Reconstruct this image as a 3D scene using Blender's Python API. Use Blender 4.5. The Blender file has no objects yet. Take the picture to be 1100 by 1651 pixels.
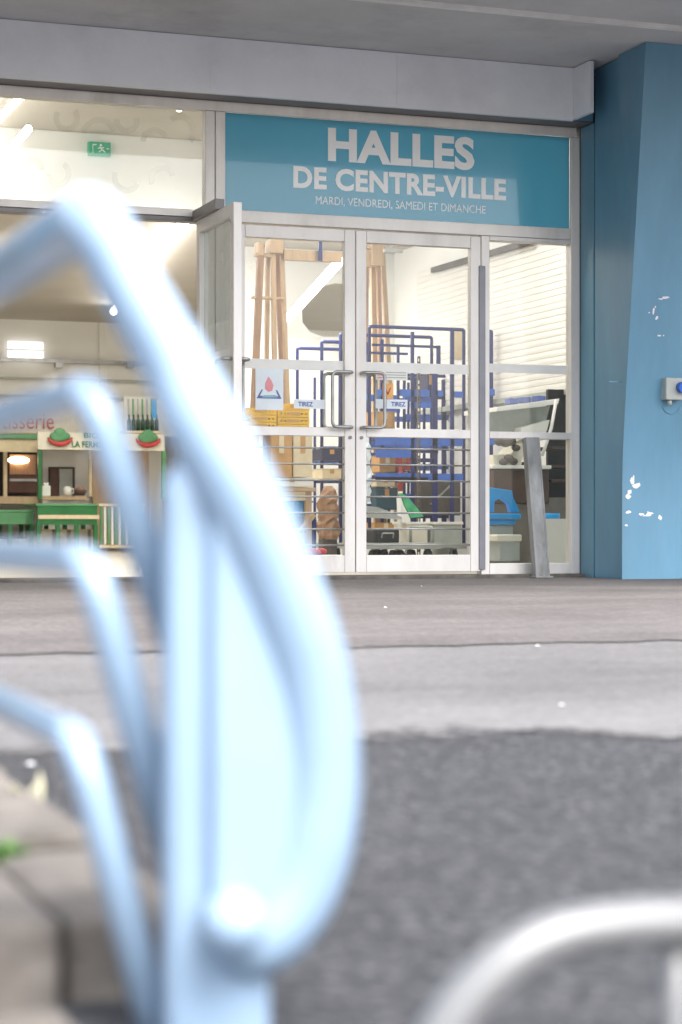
import bpy, bmesh, math, random
from mathutils import Vector, Matrix
random.seed(7)
R = math.radians
sc = bpy.context.scene
C = sc.collection

# ------------------------------------------------------------------ camera, sky, sun, exposure
TH = R(19.72)
F = 3210.0                                   # focal length in pixels of the 1651 px high photograph
CX, CY, CH = -4.2525, -11.649, 0.33
FW = (math.sin(TH), math.cos(TH)); RT = (math.cos(TH), -math.sin(TH))
cam = bpy.data.cameras.new('camera'); camo = bpy.data.objects.new('camera', cam); C.objects.link(camo)
camo.location = (CX, CY, CH); camo.rotation_euler = (R(90), 0, -TH)
cam.sensor_fit = 'VERTICAL'; cam.sensor_height = 36; cam.sensor_width = 24; cam.lens = 70
cam.shift_y = 24.5/1651; cam.clip_start = .05; cam.clip_end = 3000
cam.dof.use_dof = True; cam.dof.focus_distance = 12.3; cam.dof.aperture_fstop = 4.2
sc.camera = camo

SUN_EL, SUN_AZ = 56, 164                      # degrees; azimuth clockwise from +Y
w = bpy.data.worlds.new('World'); sc.world = w; w.use_nodes = True
wn = w.node_tree.nodes; wl = w.node_tree.links
bgn = wn['Background']; sky = wn.new('ShaderNodeTexSky'); sky.sky_type = 'NISHITA'
sky.sun_disc = False; sky.sun_elevation = R(SUN_EL); sky.sun_rotation = R(SUN_AZ)
sky.dust_density = 4; sky.air_density = 1.0
hs = wn.new('ShaderNodeHueSaturation'); hs.inputs['Saturation'].default_value = .5
wl.new(sky.outputs[0], hs.inputs['Color']); wl.new(hs.outputs[0], bgn.inputs['Color'])
bgn.inputs['Strength'].default_value = .15
sl = bpy.data.lights.new('sun', 'SUN'); so = bpy.data.objects.new('sun', sl); C.objects.link(so)
sl.energy = 1.6; sl.angle = R(45); sl.color = (1, .97, .93)
az = R(SUN_AZ); el = R(SUN_EL)
sd = Vector((math.sin(az)*math.cos(el), math.cos(az)*math.cos(el), math.sin(el)))
so.rotation_euler = sd.to_track_quat('Z', 'Y').to_euler()
sc.view_settings.view_transform = 'Standard'; sc.view_settings.look = 'None'
sc.view_settings.gamma = 1; sc.view_settings.use_curve_mapping = False
sc.view_settings.exposure = 1.82
LAMP = 4.4                                  # watts per metre of fluorescent tube in the hall

# ------------------------------------------------------------------ helpers
def ray(px):
    u = (px-550)/F
    return FW[0]+u*RT[0], FW[1]+u*RT[1]
def at(px, py, Y):                            # the point of the plane y=Y seen at a pixel of the photograph
    dx, dy = ray(px); t = (Y-CY)/dy
    return Vector((CX+t*dx, Y, CH+t*(850-py)/F))
def atz(px, py, z):                           # ... of the plane z
    t = (z-CH)*F/(850-py); dx, dy = ray(px)
    return Vector((CX+t*dx, CY+t*dy, z))
def atx(px, py, X):
    dx, dy = ray(px); t = (X-CX)/dx
    return Vector((X, CY+t*dy, CH+t*(850-py)/F))

MATS = {}
def mat(name, col, rough=.6, metal=0, var=.12, scale=6, bump=0, bscale=60, spec=.5, emit=0, alpha=None, stretch=(1,1,1), dirt=0, dcol=(.12,.1,.08), coat=0, ecol=None):
    if name in MATS: return MATS[name]
    m = bpy.data.materials.new(name); m.use_nodes = True; n = m.node_tree.nodes; l = m.node_tree.links
    b = n['Principled BSDF']
    b.inputs['Roughness'].default_value = rough; b.inputs['Metallic'].default_value = metal
    b.inputs['Specular IOR Level'].default_value = spec
    if coat: b.inputs['Coat Weight'].default_value = coat; b.inputs['Coat Roughness'].default_value = .15
    tc = n.new('ShaderNodeTexCoord'); mp = n.new('ShaderNodeMapping'); mp.inputs['Scale'].default_value = stretch
    l.new(tc.outputs['Object'], mp.inputs['Vector'])
    no = n.new('ShaderNodeTexNoise'); no.inputs['Scale'].default_value = scale; no.inputs['Detail'].default_value = 6; no.inputs['Roughness'].default_value = .6
    l.new(mp.outputs[0], no.inputs['Vector'])
    cr = n.new('ShaderNodeValToRGB'); e = cr.color_ramp.elements
    e[0].position = .3; e[1].position = .7
    lo = tuple(max(0, c*(1-var)) for c in col); hi = tuple(min(1, c*(1+var)) for c in col)
    e[0].color = (*lo, 1); e[1].color = (*hi, 1)
    l.new(no.outputs['Fac'], cr.inputs['Fac']); out = cr.outputs['Color']
    if dirt:
        n2 = n.new('ShaderNodeTexNoise'); n2.inputs['Scale'].default_value = scale*.6; n2.inputs['Detail'].default_value = 10; n2.inputs['Roughness'].default_value = .7
        l.new(mp.outputs[0], n2.inputs['Vector'])
        r2 = n.new('ShaderNodeValToRGB'); r2.color_ramp.elements[0].position = .5; r2.color_ramp.elements[1].position = .72
        r2.color_ramp.elements[1].color = (dirt, dirt, dirt, 1); l.new(n2.outputs['Fac'], r2.inputs['Fac'])
        mx = n.new('ShaderNodeMixRGB'); mx.inputs['Color2'].default_value = (*dcol, 1)
        l.new(r2.outputs['Color'], mx.inputs['Fac']); l.new(out, mx.inputs['Color1']); out = mx.outputs['Color']
    l.new(out, b.inputs['Base Color'])
    if bump:
        n3 = n.new('ShaderNodeTexNoise'); n3.inputs['Scale'].default_value = bscale; n3.inputs['Detail'].default_value = 8
        l.new(mp.outputs[0], n3.inputs['Vector'])
        bp = n.new('ShaderNodeBump'); bp.inputs['Strength'].default_value = bump; bp.inputs['Distance'].default_value = .01
        l.new(n3.outputs['Fac'], bp.inputs['Height']); l.new(bp.outputs[0], b.inputs['Normal'])
    if emit:
        b.inputs['Emission Color'].default_value = (*(ecol or col), 1); b.inputs['Emission Strength'].default_value = emit
    MATS[name] = m
    return m

def glassmat(name, tint=(.96,.97,.965), refl=.6, haze=.008):
    m = bpy.data.materials.new(name); m.use_nodes = True; n = m.node_tree.nodes; l = m.node_tree.links
    n.remove(n['Principled BSDF']); out = n['Material Output']
    tr = n.new('ShaderNodeBsdfTransparent'); tr.inputs[0].default_value = (*tint, 1)
    gl = n.new('ShaderNodeBsdfGlossy'); gl.inputs['Roughness'].default_value = .02
    df = n.new('ShaderNodeBsdfDiffuse'); df.inputs[0].default_value = (.75,.76,.75,1)
    ge = n.new('ShaderNodeNewGeometry'); dt = n.new('ShaderNodeVectorMath'); dt.operation = 'DOT_PRODUCT'
    l.new(ge.outputs['Incoming'], dt.inputs[0]); l.new(ge.outputs['Normal'], dt.inputs[1])
    def M(op, a, b=None):
        q = n.new('ShaderNodeMath'); q.operation = op
        for i_, x_ in enumerate((a, b)):
            if x_ is None: continue
            if isinstance(x_, (int, float)): q.inputs[i_].default_value = x_
            else: l.new(x_, q.inputs[i_])
        return q.outputs[0]
    f5 = M('POWER', M('SUBTRACT', 1.0, M('ABSOLUTE', dt.outputs['Value'])), 5.0)
    ml = n.new('ShaderNodeMath'); ml.operation = 'MULTIPLY'; ml.inputs[1].default_value = refl*1.2; ml.use_clamp = True
    l.new(M('ADD', M('MULTIPLY', f5, .95), .045), ml.inputs[0])
    no = n.new('ShaderNodeTexNoise'); no.inputs['Scale'].default_value = 3; no.inputs['Detail'].default_value = 8
    tc = n.new('ShaderNodeTexCoord'); l.new(tc.outputs['Object'], no.inputs['Vector'])
    m2 = n.new('ShaderNodeMath'); m2.operation = 'MULTIPLY'; m2.inputs[1].default_value = haze*2
    l.new(no.outputs['Fac'], m2.inputs[0])
    a = n.new('ShaderNodeMixShader'); b = n.new('ShaderNodeMixShader')
    l.new(m2.outputs[0], a.inputs[0]); l.new(tr.outputs[0], a.inputs[1]); l.new(df.outputs[0], a.inputs[2])
    l.new(ml.outputs[0], b.inputs[0]); l.new(a.outputs[0], b.inputs[1]); l.new(gl.outputs[0], b.inputs[2])
    l.new(b.outputs[0], out.inputs['Surface'])
    MATS[name] = m
    return m

class MB:
    def __init__(s): s.v = []; s.f = []; s.sm = []
    def add(s, vs, fs, smooth=False):
        o = len(s.v); s.v += [tuple(v) for v in vs]; s.f += [tuple(i+o for i in f) for f in fs]; s.sm += [smooth]*len(fs)
        return s
    def box(s, x0, x1, y0, y1, z0, z1):
        if x0 > x1: x0, x1 = x1, x0
        if y0 > y1: y0, y1 = y1, y0
        if z0 > z1: z0, z1 = z1, z0
        v = [(x0,y0,z0),(x1,y0,z0),(x1,y1,z0),(x0,y1,z0),(x0,y0,z1),(x1,y0,z1),(x1,y1,z1),(x0,y1,z1)]
        return s.add(v, [(0,3,2,1),(4,5,6,7),(0,1,5,4),(1,2,6,5),(2,3,7,6),(3,0,4,7)])
    def bar(s, a, b, w, h=None):              # a box beam from a to b, w wide and h thick
        a = Vector(a); b = Vector(b); h = h or w; d = (b-a).normalized()
        up = Vector((0,0,1)) if abs(d.z) < .9 else Vector((0,1,0))
        sx = d.cross(up).normalized(); sy = sx.cross(d).normalized(); v = []
        for p in (a, b):
            for i, j in ((-1,-1),(1,-1),(1,1),(-1,1)): v.append(p+sx*(i*w/2)+sy*(j*h/2))
        return s.add(v, [(0,1,2,3),(7,6,5,4),(0,4,5,1),(1,5,6,2),(2,6,7,3),(3,7,4,0)])
    def tube(s, pts, r, n=10, cap=True, rr=None):
        pts = [Vector(p) for p in pts]; m = len(pts); T = []
        for i in range(m):
            a = pts[max(0,i-1)]; b = pts[min(m-1,i+1)]; T.append((b-a).normalized())
        up = Vector((0,0,1)) if abs(T[0].z) < .9 else Vector((0,1,0))
        N = (up-T[0]*up.dot(T[0])).normalized(); rings = []
        P2 = list(pts); RR = [rr[i] if rr else r for i in range(m)]; T2 = list(T)
        if cap == 'round':
            for k in (1,2,3):
                a = k*math.pi/6*.98
                P2.append(pts[-1]+T[-1]*RR[m-1]*math.sin(a)); RR.append(RR[m-1]*math.cos(a)); T2.append(T[-1])
        v = []; f = []
        for i, p in enumerate(P2):
            N = (N-T2[i]*N.dot(T2[i])).normalized(); B = T2[i].cross(N)
            for k in range(n):
                a = 2*math.pi*k/n; v.append(p+(N*math.cos(a)+B*math.sin(a))*RR[i])
        for i in range(len(P2)-1):
            for k in range(n):
                f.append((i*n+k, (i+1)*n+k, (i+1)*n+(k+1)%n, i*n+(k+1)%n))
        s.add(v, f, True)
        if cap:
            o = len(s.v)-len(v); L = (len(P2)-1)*n
            s.f.append(tuple(o+k for k in range(n))); s.sm.append(False)
            s.f.append(tuple(o+L+k for k in reversed(range(n)))); s.sm.append(False)
        return s
    def prism(s, poly, y0, y1):               # outline in x,z given depth in y
        n = len(poly); v = [(x,y0,z) for x,z in poly]+[(x,y1,z) for x,z in poly]
        f = [tuple(range(n)), tuple(reversed(range(n,2*n)))]+[(i, n+i, n+(i+1)%n, (i+1)%n) for i in range(n)]
        return s.add(v, f)
    def ball(s, c, r, sz=(1,1,1), n=14, m=8):
        v = []; f = []
        for j in range(m+1):
            th = math.pi*j/m
            for i in range(n):
                a = 2*math.pi*i/n; v.append((c[0]+r*sz[0]*math.sin(th)*math.cos(a), c[1]+r*sz[1]*math.sin(th)*math.sin(a), c[2]+r*sz[2]*math.cos(th)))
        for j in range(m):
            for i in range(n): f.append((j*n+i, (j+1)*n+i, (j+1)*n+(i+1)%n, j*n+(i+1)%n))
        return s.add(v, f, True)
    def build(s, name, m, parent=None, bevel=0):
        me = bpy.data.meshes.new(name); me.from_pydata(s.v, [], s.f); me.update()
        bm = bmesh.new(); bm.from_mesh(me)
        bmesh.ops.dissolve_degenerate(bm, dist=1e-6, edges=bm.edges)
        bmesh.ops.recalc_face_normals(bm, faces=bm.faces)
        bm.to_mesh(me); bm.free()
        if any(s.sm) and len(me.polygons) == len(s.sm):
            me.polygons.foreach_set('use_smooth', s.sm)
        elif any(s.sm):
            me.polygons.foreach_set('use_smooth', [True]*len(me.polygons))
        me.materials.append(m if not isinstance(m, str) else MATS[m])
        o = bpy.data.objects.new(name, me); C.objects.link(o)
        if parent: o.parent = parent; o.matrix_parent_inverse = parent.matrix_world.inverted() if 0 else Matrix.Translation(-parent.location)
        if bevel:
            bv = o.modifiers.new('bevel', 'BEVEL'); bv.width = bevel; bv.segments = 2; bv.limit_method = 'ANGLE'
        return o
def tag(o, label=None, cat=None, group=None, kind=None):
    if label: o['label'] = label
    if cat: o['category'] = cat
    if group: o['group'] = group
    if kind: o['kind'] = kind
    return o
def thing(name, loc, label, cat, group=None):
    o = bpy.data.objects.new(name, None); C.objects.link(o); o.location = loc; o.empty_display_size = .1
    return tag(o, label, cat, group)
def structure(name, mb, m, bevel=0, label=None):
    return tag(mb.build(name, m, None, bevel), label, None, None, 'structure')
def copy_tree(o, parent=None):
    c = o.copy(); C.objects.link(c)
    if parent: c.parent = parent
    for ch in list(o.children):
        copy_tree(ch, c)
    return c
def arc_path(pts, rad, seg=7):                # rounds the corners of a polyline
    pts = [Vector(p) for p in pts]; out = [pts[0]]
    for i in range(1, len(pts)-1):
        a, b, c = pts[i-1], pts[i], pts[i+1]
        r = min(rad, (a-b).length*.48, (c-b).length*.48)
        p = b+(a-b).normalized()*r; q = b+(c-b).normalized()*r
        for k in range(seg+1):
            t = k/seg; out.append(p*(1-t)**2+b*2*t*(1-t)+q*t*t)
    out.append(pts[-1]); return out
def spline(pts, seg=6):
    pts = [Vector(p) for p in pts]; out = []
    for i in range(len(pts)-1):
        p0 = pts[max(0,i-1)]; p1 = pts[i]; p2 = pts[i+1]; p3 = pts[min(len(pts)-1,i+2)]
        for k in range(seg):
            t = k/seg
            out.append(.5*((2*p1)+(p2-p0)*t+(2*p0-5*p1+4*p2-p3)*t*t+(3*p1-p0-3*p2+p3)*t**3))
    out.append(pts[-1]); return out
def text(name, s, p0, width, height, m, parent, bold=.012, y=0, depth=.002, space=1.0):   # flat lettering on a plane facing -Y; p0 = lower left
    cu = bpy.data.curves.new(name, 'FONT'); cu.body = s; cu.size = 1; cu.offset = bold; cu.extrude = .001; cu.space_character = space
    cu.resolution_u = 4
    to = bpy.data.objects.new(name, cu); C.objects.link(to)
    dg = bpy.context.evaluated_depsgraph_get(); me = bpy.data.meshes.new_from_object(to.evaluated_get(dg))
    bpy.data.objects.remove(to)
    xs = [v.co.x for v in me.vertices]; ys = [v.co.y for v in me.vertices]
    x0, x1, y0, y1 = min(xs), max(xs), min(ys), max(ys)
    for v in me.vertices:
        X = (v.co.x-x0)/(x1-x0)*width; Z = (v.co.y-y0)/(y1-y0)*height; Yy = -depth if v.co.z > 0 else 0
        v.co = (p0[0]+X, y+Yy, p0[2]+Z)
    me.materials.clear(); me.materials.append(MATS[m]); me.name = name
    o = bpy.data.objects.new(name, me); C.objects.link(o)
    if parent: o.parent = parent; o.matrix_parent_inverse = Matrix.Translation(-parent.location)
    return o
def pbox(mb, px0, py0, px1, py1, Y, D):       # a box whose front, on plane y=Y, fills this rectangle of the photograph
    a = at(px0, (py0+py1)/2, Y); b = at(px1, 0, Y); pc = (px0+px1)/2
    z1 = at(pc, py0, Y).z; z0 = at(pc, py1, Y).z
    return mb.box(a.x, b.x, Y, Y+D, z0, z1)

# ------------------------------------------------------------------ materials
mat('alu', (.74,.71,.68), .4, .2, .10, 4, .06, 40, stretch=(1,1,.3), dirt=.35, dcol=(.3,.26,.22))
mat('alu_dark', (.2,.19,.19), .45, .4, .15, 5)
mat('slate', (.22,.22,.25), .4, .3)
mat('steel', (.38,.38,.38), .4, .8, .2, 8, .1, 30, dirt=.3)
mat('galv', (.27,.275,.275), .55, .15, .45, 9, .3, 25, stretch=(1,1,.35), dirt=.6, dcol=(.1,.09,.085))
mat('rubber', (.02,.02,.022), .7)
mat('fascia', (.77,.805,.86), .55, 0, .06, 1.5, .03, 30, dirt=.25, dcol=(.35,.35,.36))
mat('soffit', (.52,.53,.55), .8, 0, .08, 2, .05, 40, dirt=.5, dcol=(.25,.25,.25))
mat('trim_white', (.72,.72,.72), .6, 0, .1, 6)
mat('blue_paint', (.115,.265,.385), .42, 0, .12, 2.6, .12, 14, dirt=.4, dcol=(.15,.27,.35), stretch=(1.6,1.6,.35))
mat('blue_strip', (.11,.27,.38), .35, 0, .12, 3, .05, 14, stretch=(1,1,.4))
mat('sign_blue', (.07,.31,.42), .12, 0, .05, 2, coat=1)
mat('sign_white', (.85,.86,.87), .5, 0, .02)
mat('flake', (.78,.76,.80), .8, 0, .12, 60)
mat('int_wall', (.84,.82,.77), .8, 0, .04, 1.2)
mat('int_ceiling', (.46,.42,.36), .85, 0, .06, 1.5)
mat('int_white', (.86,.86,.83), .7, 0, .03, 1.2)
mat('int_floor', (.5,.47,.41), .35, 0, .12, 2.5, .04, 20)
mat('shutter', (.80,.78,.74), .5, 0, .04, 3)
mat('tube_light', (1,.98,.94), .5, emit=5, ecol=(1,.97,.93))
mat('win_light', (1,1,1), .5, emit=.35)
mat('warm_light', (1,.75,.5), .5, emit=6, ecol=(1,.72,.42))
mat('rack_blue', (.25,.355,.485), .36, 0, .05, 8, .04, 40, coat=.6)
mat('rack_white', (.165,.168,.172), .36, 0, .06, 10, coat=.3)
mat('wood', (.34,.195,.115), .6, 0, .22, 5, .1, 30, stretch=(6,6,.8))
mat('wood_pale', (.50,.35,.22), .6, 0, .15, 5, .1, 30, stretch=(6,6,.8))
mat('navy', (.006,.015,.14), .4, 0, .2, 10)
mat('blue_bright', (.03,.13,.55), .4, 0, .15, 10)
mat('cyan_plastic', (.02,.34,.78), .35, 0, .1, 8)
mat('yellow_crate', (.78,.46,.02), .5, 0, .12, 12)
mat('card', (.55,.30,.11), .8, 0, .12, 8, .05, 20)
mat('card_pale', (.74,.62,.42), .8, 0, .12, 8, .05, 20)
mat('bag_white', (.72,.80,.92), .4, 0, .15, 12, .6, 14)
mat('bag_green', (.06,.42,.2), .45, 0, .3, 12, .6, 14)
mat('tarp', (.11,.095,.085), .7, 0, .25, 6, .3, 12)
mat('grey_plastic', (.40,.43,.40), .5, 0, .12, 8)
mat('red', (.55,.06,.06), .5, 0, .2, 8)
mat('pink', (.75,.30,.32), .6, 0, .1, 30)
mat('poster_paper', (.74,.80,.85), .6, 0, .05, 8)
mat('poster_blue', (.10,.14,.36), .6, 0, .1, 30)
mat('tape_white', (.82,.81,.77), .7, 0, .05, 8)
mat('orange', (.8,.42,.14), .6, 0, .1, 20)
mat('green', (.022,.17,.05), .45, 0, .18, 6)
mat('green_pale', (.11,.33,.15), .5, 0, .15, 6)
mat('cream', (.78,.74,.62), .6, 0, .05, 5)
mat('brown', (.10,.045,.03), .5, 0, .25, 6)
mat('plinth_grey', (.17,.16,.14), .6, 0, .2, 5)
mat('brown_mid', (.085,.055,.045), .6, 0, .25, 5)
mat('dark', (.03,.028,.028), .5, 0, .3, 8)
mat('exit_green', (.02,.28,.15), .4, 0, .1, 5, emit=.12)
mat('bottle', (.02,.07,.045), .15, 0, .3, 12)
mat('stone', (.135,.120,.106), .9, 0, .45, 9, .7, 45, dirt=.5, dcol=(.06,.05,.042))
mat('soil', (.10,.085,.07), .95, 0, .4, 20, .8, 40)
mat('leaf', (.07,.17,.025), .6, 0, .25, 30)
mat('straw', (.42,.40,.28), .8, 0, .25, 30)
mat('paper_bit', (.85,.85,.86), .7, 0, .03)
mat('ghost', (.70,.67,.60), .8, 0, .06, 20)
def backlit(name, col, k=.5, coat=True):
    m = bpy.data.materials.new(name); m.use_nodes = True; n = m.node_tree.nodes; l = m.node_tree.links
    b = n['Principled BSDF']; b.inputs['Base Color'].default_value = (*col,1); b.inputs['Roughness'].default_value = .15
    if coat: b.inputs['Coat Weight'].default_value = .7; b.inputs['Coat Roughness'].default_value = .03
    t = n.new('ShaderNodeBsdfTranslucent'); t.inputs[0].default_value = (*col,1)
    mx = n.new('ShaderNodeMixShader'); mx.inputs[0].default_value = k
    l.new(b.outputs[0], mx.inputs[1]); l.new(t.outputs[0], mx.inputs[2]); l.new(mx.outputs[0], n['Material Output'].inputs['Surface'])
    MATS[name] = m
backlit('sign_film', (.065,.27,.41), .35); backlit('sign_letter', (.95,.95,.95), .08, False)
glassmat('glass', refl=.5, haze=.003); glassmat('glass_sheen', (.9,.93,.9), 1.0, .30); glassmat('glass_hazy', (.90,.91,.89), .8, .05)

def ground_mat(name, c1, c2, c3, s1, s2, bump, speck=.5, grid=None, rough=.85):
    m = bpy.data.materials.new(name); m.use_nodes = True; n = m.node_tree.nodes; l = m.node_tree.links; b = n['Principled BSDF']
    tc = n.new('ShaderNodeTexCoord')
    a = n.new('ShaderNodeTexNoise'); a.inputs['Scale'].default_value = s1; a.inputs['Detail'].default_value = 8; a.inputs['Roughness'].default_value = .65
    v = n.new('ShaderNodeTexVoronoi'); v.inputs['Scale'].default_value = s2
    f = n.new('ShaderNodeTexNoise'); f.inputs['Scale'].default_value = s2*.35; f.inputs['Detail'].default_value = 6
    for q in (a, v, f): l.new(tc.outputs['Object'], q.inputs['Vector'])
    r = n.new('ShaderNodeValToRGB'); r.color_ramp.elements[0].position = .3; r.color_ramp.elements[1].position = .7
    r.color_ramp.elements[0].color = (*c1,1); r.color_ramp.elements[1].color = (*c2,1); l.new(a.outputs['Fac'], r.inputs['Fac'])
    sr = n.new('ShaderNodeValToRGB'); sr.color_ramp.elements[0].position = .62; sr.color_ramp.elements[1].position = .95
    sr.color_ramp.elements[1].color = (speck,speck,speck,1)
    sx = n.new('ShaderNodeSeparateColor'); l.new(v.outputs['Color'], sx.inputs[0]); l.new(sx.outputs[0], sr.inputs['Fac'])
    mx = n.new('ShaderNodeMixRGB'); mx.inputs['Color2'].default_value = (*c3,1); l.new(sr.outputs['Color'], mx.inputs['Fac']); l.new(r.outputs['Color'], mx.inputs['Color1'])
    m2 = n.new('ShaderNodeMixRGB'); m2.blend_type = 'OVERLAY'; m2.inputs['Fac'].default_value = .55
    l.new(mx.outputs[0], m2.inputs['Color1']); l.new(f.outputs['Fac'], m2.inputs['Color2']); out = m2.outputs[0]
    h = v.outputs['Distance']
    if grid:
        br = n.new('ShaderNodeTexBrick'); br.inputs['Scale'].default_value = grid; br.inputs['Mortar Size'].default_value = .02
        br.inputs['Color1'].default_value = (1,1,1,1); br.inputs['Color2'].default_value = (.94,.94,.94,1); br.inputs['Mortar'].default_value = (.8,.78,.77,1)
        l.new(tc.outputs['Object'], br.inputs['Vector'])
        m3 = n.new('ShaderNodeMixRGB'); m3.blend_type = 'MULTIPLY'; m3.inputs['Fac'].default_value = 1
        l.new(out, m3.inputs['Color1']); l.new(br.outputs['Color'], m3.inputs['Color2']); out = m3.outputs[0]
    st = n.new('ShaderNodeTexNoise'); st.inputs['Scale'].default_value = .75; st.inputs['Detail'].default_value = 12; st.inputs['Roughness'].default_value = .72
    mp = n.new('ShaderNodeMapping'); mp.inputs['Scale'].default_value = (.6,1.3,1); l.new(tc.outputs['Object'], mp.inputs[0]); l.new(mp.outputs[0], st.inputs['Vector'])
    sr2 = n.new('ShaderNodeValToRGB'); sr2.color_ramp.elements[0].position = .36; sr2.color_ramp.elements[1].position = .62
    sr2.color_ramp.elements[0].color = (.66,.65,.65,1); sr2.color_ramp.elements[1].color = (1.0,1.0,1.0,1); l.new(st.outputs['Fac'], sr2.inputs['Fac'])
    m4 = n.new('ShaderNodeMixRGB'); m4.blend_type = 'MULTIPLY'; m4.inputs['Fac'].default_value = 1
    l.new(out, m4.inputs['Color1']); l.new(sr2.outputs['Color'], m4.inputs['Color2']); out = m4.outputs[0]
    l.new(out, b.inputs['Base Color']); b.inputs['Roughness'].default_value = rough
    bp = n.new('ShaderNodeBump'); bp.inputs['Strength'].default_value = bump; bp.inputs['Distance'].default_value = .004
    l.new(h, bp.inputs['Height']); l.new(bp.outputs[0], b.inputs['Normal'])
    MATS[name] = m
ground_mat('asphalt', (.015,.0155,.019), (.025,.026,.031), (.13,.13,.135), 2.2, 110, 1.0, .6)
ground_mat('concrete', (.108,.105,.106), (.155,.151,.152), (.19,.183,.184), 1.1, 120, .4, .4)
ground_mat('paving', (.095,.085,.083), (.145,.132,.130), (.18,.17,.165), 1.2, 100, .4, .4, grid=3.2)

# ------------------------------------------------------------------ the ground
structure('ground', MB().add([(-400,-400,0),(400,-400,0),(400,400,0),(-400,400,0)], [(0,1,2,3)]), 'asphalt')
def ragged(y0, y1, z, amp, seed, fade=.5):
    rnd = random.Random(seed); mb = MB(); n = 500; x0, x1 = -14, 14; v = []; ph = [(rnd.uniform(0,6), rnd.uniform(1.5,14)) for _ in range(7)]
    for i in range(n+1):
        x = x0+(x1-x0)*i/n
        e = amp*sum(math.sin(x*f+p)/(1+f*.35) for p, f in ph)*.5
        v += [(x, y0+e-fade*.5, z), (x, y0+e+fade*.5, z), (x, y1, z)]
    return mb.add(v, [(3*i+k, 3*i+3+k, 3*i+4+k, 3*i+1+k) for i in range(n) for k in (0,1)])
def worn(o, name):                            # the layer's edge breaks up in patches
    me = o.data; at_ = me.attributes.new('edge', 'FLOAT', 'POINT')
    at_.data.foreach_set('value', [0.0 if i % 3 == 0 else 1.0 for i in range(len(me.vertices))])
    m = MATS[name].copy(); n = m.node_tree.nodes; l = m.node_tree.links; me.materials[0] = m
    at_n = n.new('ShaderNodeAttribute'); at_n.attribute_name = 'edge'
    tc = n.new('ShaderNodeTexCoord'); no = n.new('ShaderNodeTexNoise'); no.inputs['Scale'].default_value = 6; no.inputs['Detail'].default_value = 12; no.inputs['Roughness'].default_value = .75
    l.new(tc.outputs['Object'], no.inputs['Vector'])
    ad = n.new('ShaderNodeMath'); ad.operation = 'ADD'; l.new(at_n.outputs['Fac'], ad.inputs[0]); l.new(no.outputs['Fac'], ad.inputs[1])
    mr = n.new('ShaderNodeMapRange'); mr.inputs['From Min'].default_value = .93; mr.inputs['From Max'].default_value = 1.10; l.new(ad.outputs[0], mr.inputs['Value'])
    tr = n.new('ShaderNodeBsdfTransparent'); mx = n.new('ShaderNodeMixShader')
    l.new(mr.outputs[0], mx.inputs[0]); l.new(tr.outputs[0], mx.inputs[1]); l.new(n['Principled BSDF'].outputs[0], mx.inputs[2]); l.new(mx.outputs[0], n['Material Output'].inputs['Surface'])
    return o
worn(structure('pavement', ragged(-8.83, -6.2, .004, .20, 3, .7), 'concrete'), 'concrete')
worn(structure('path', ragged(-6.62, -.12, .008, .02, 5, .35), 'paving'), 'paving')
structure('hall_floor', MB().box(-5.2, 7.5, .12, 17.4, -.05, .012), 'int_floor')
structure('threshold', MB().box(-6, 1.62, -.10, .119, -.04, .03), 'stone', .006)

# raised stone island, front left
isl = bpy.data.objects.new('kerb_island', None); C.objects.link(isl); isl.location = (-4.3,-9.5,0); tag(isl, None, None, None, 'structure')
KZ = .066
def stone(x0, x1, y0, y1, z1, rnd):
    mb = MB(); nx, ny = 4, 4; v = []; j = lambda a: rnd.uniform(-a, a)
    mb.box(x0, x1, y0, y1, -.02, z1+j(.004))
    mb.v = [(a+j(.005), b+j(.005), c+j(.003)) for a, b, c in mb.v]
    o = mb.build('stone', 'stone', isl, .009); return o
rnd = random.Random(4)
XE = -3.868
stone(-4.62,-4.30,-10.30,-10.02,KZ,rnd); stone(-4.292,-3.972,-10.305,-10.02,KZ,rnd)
stone(-3.965,XE,-10.285,-9.98,KZ-.005,rnd)
y = -9.965
while y < -6.9:
    L = rnd.uniform(.38,.5); stone(XE-.115, XE, y, y+L-.012, KZ, rnd); y += L
for i in range(3):
    y = -10.005
    for j in range(7):
        L = .42; x0 = XE-.13-.30*(i+1); stone(x0, x0+.29, y, y+L-.015, KZ-.012, rnd); y += L
MB().box(-4.9, XE-.02, -10.27, -6.95, -.03, .03).build('joint_filling', 'soil', isl)
# flat stones in front of the island
stone(-4.55,-4.16,-10.75,-10.33,.006,rnd); stone(-4.15,-3.98,-10.75,-10.33,.007,rnd)

# ------------------------------------------------------------------ hall shell
hall = thing('market_hall', (1,6,0), 'covered market hall with white fascia beam, grey soffit and bright interior', 'building')
BY = -.22
bt = at(465,70,BY).z; bb = at(600,170,BY).z
xr = at(925,0,BY).x
print('beam', bt, bb, xr)
for a, b in ((-9, at(339,0,BY).x), (at(339.1,0,BY).x, at(640,0,BY).x), (at(640.1,0,BY).x, xr)):
    MB().box(a, b, BY, BY+.16, bb, bt).build('fascia_panel', 'fascia', hall, .0012)
MB().box(xr-.002, xr+.03, BY-.225, BY+.10, bb+.01, bt-.002).build('fascia_return', 'fascia', hall, .003)
MB().box(-9, 1.72, BY+.165, .16, bb+.012, bt+.35).build('beam_core', 'alu_dark', hall)
SZ = bt+.003; YS = -1.30
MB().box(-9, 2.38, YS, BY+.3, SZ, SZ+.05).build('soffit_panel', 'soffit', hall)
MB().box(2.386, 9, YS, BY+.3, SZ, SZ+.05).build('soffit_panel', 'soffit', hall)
MB().box(-9, 2.38, -3.7, YS-.045, SZ+.012, SZ+.06).build('soffit_panel', 'soffit', hall)
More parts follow.
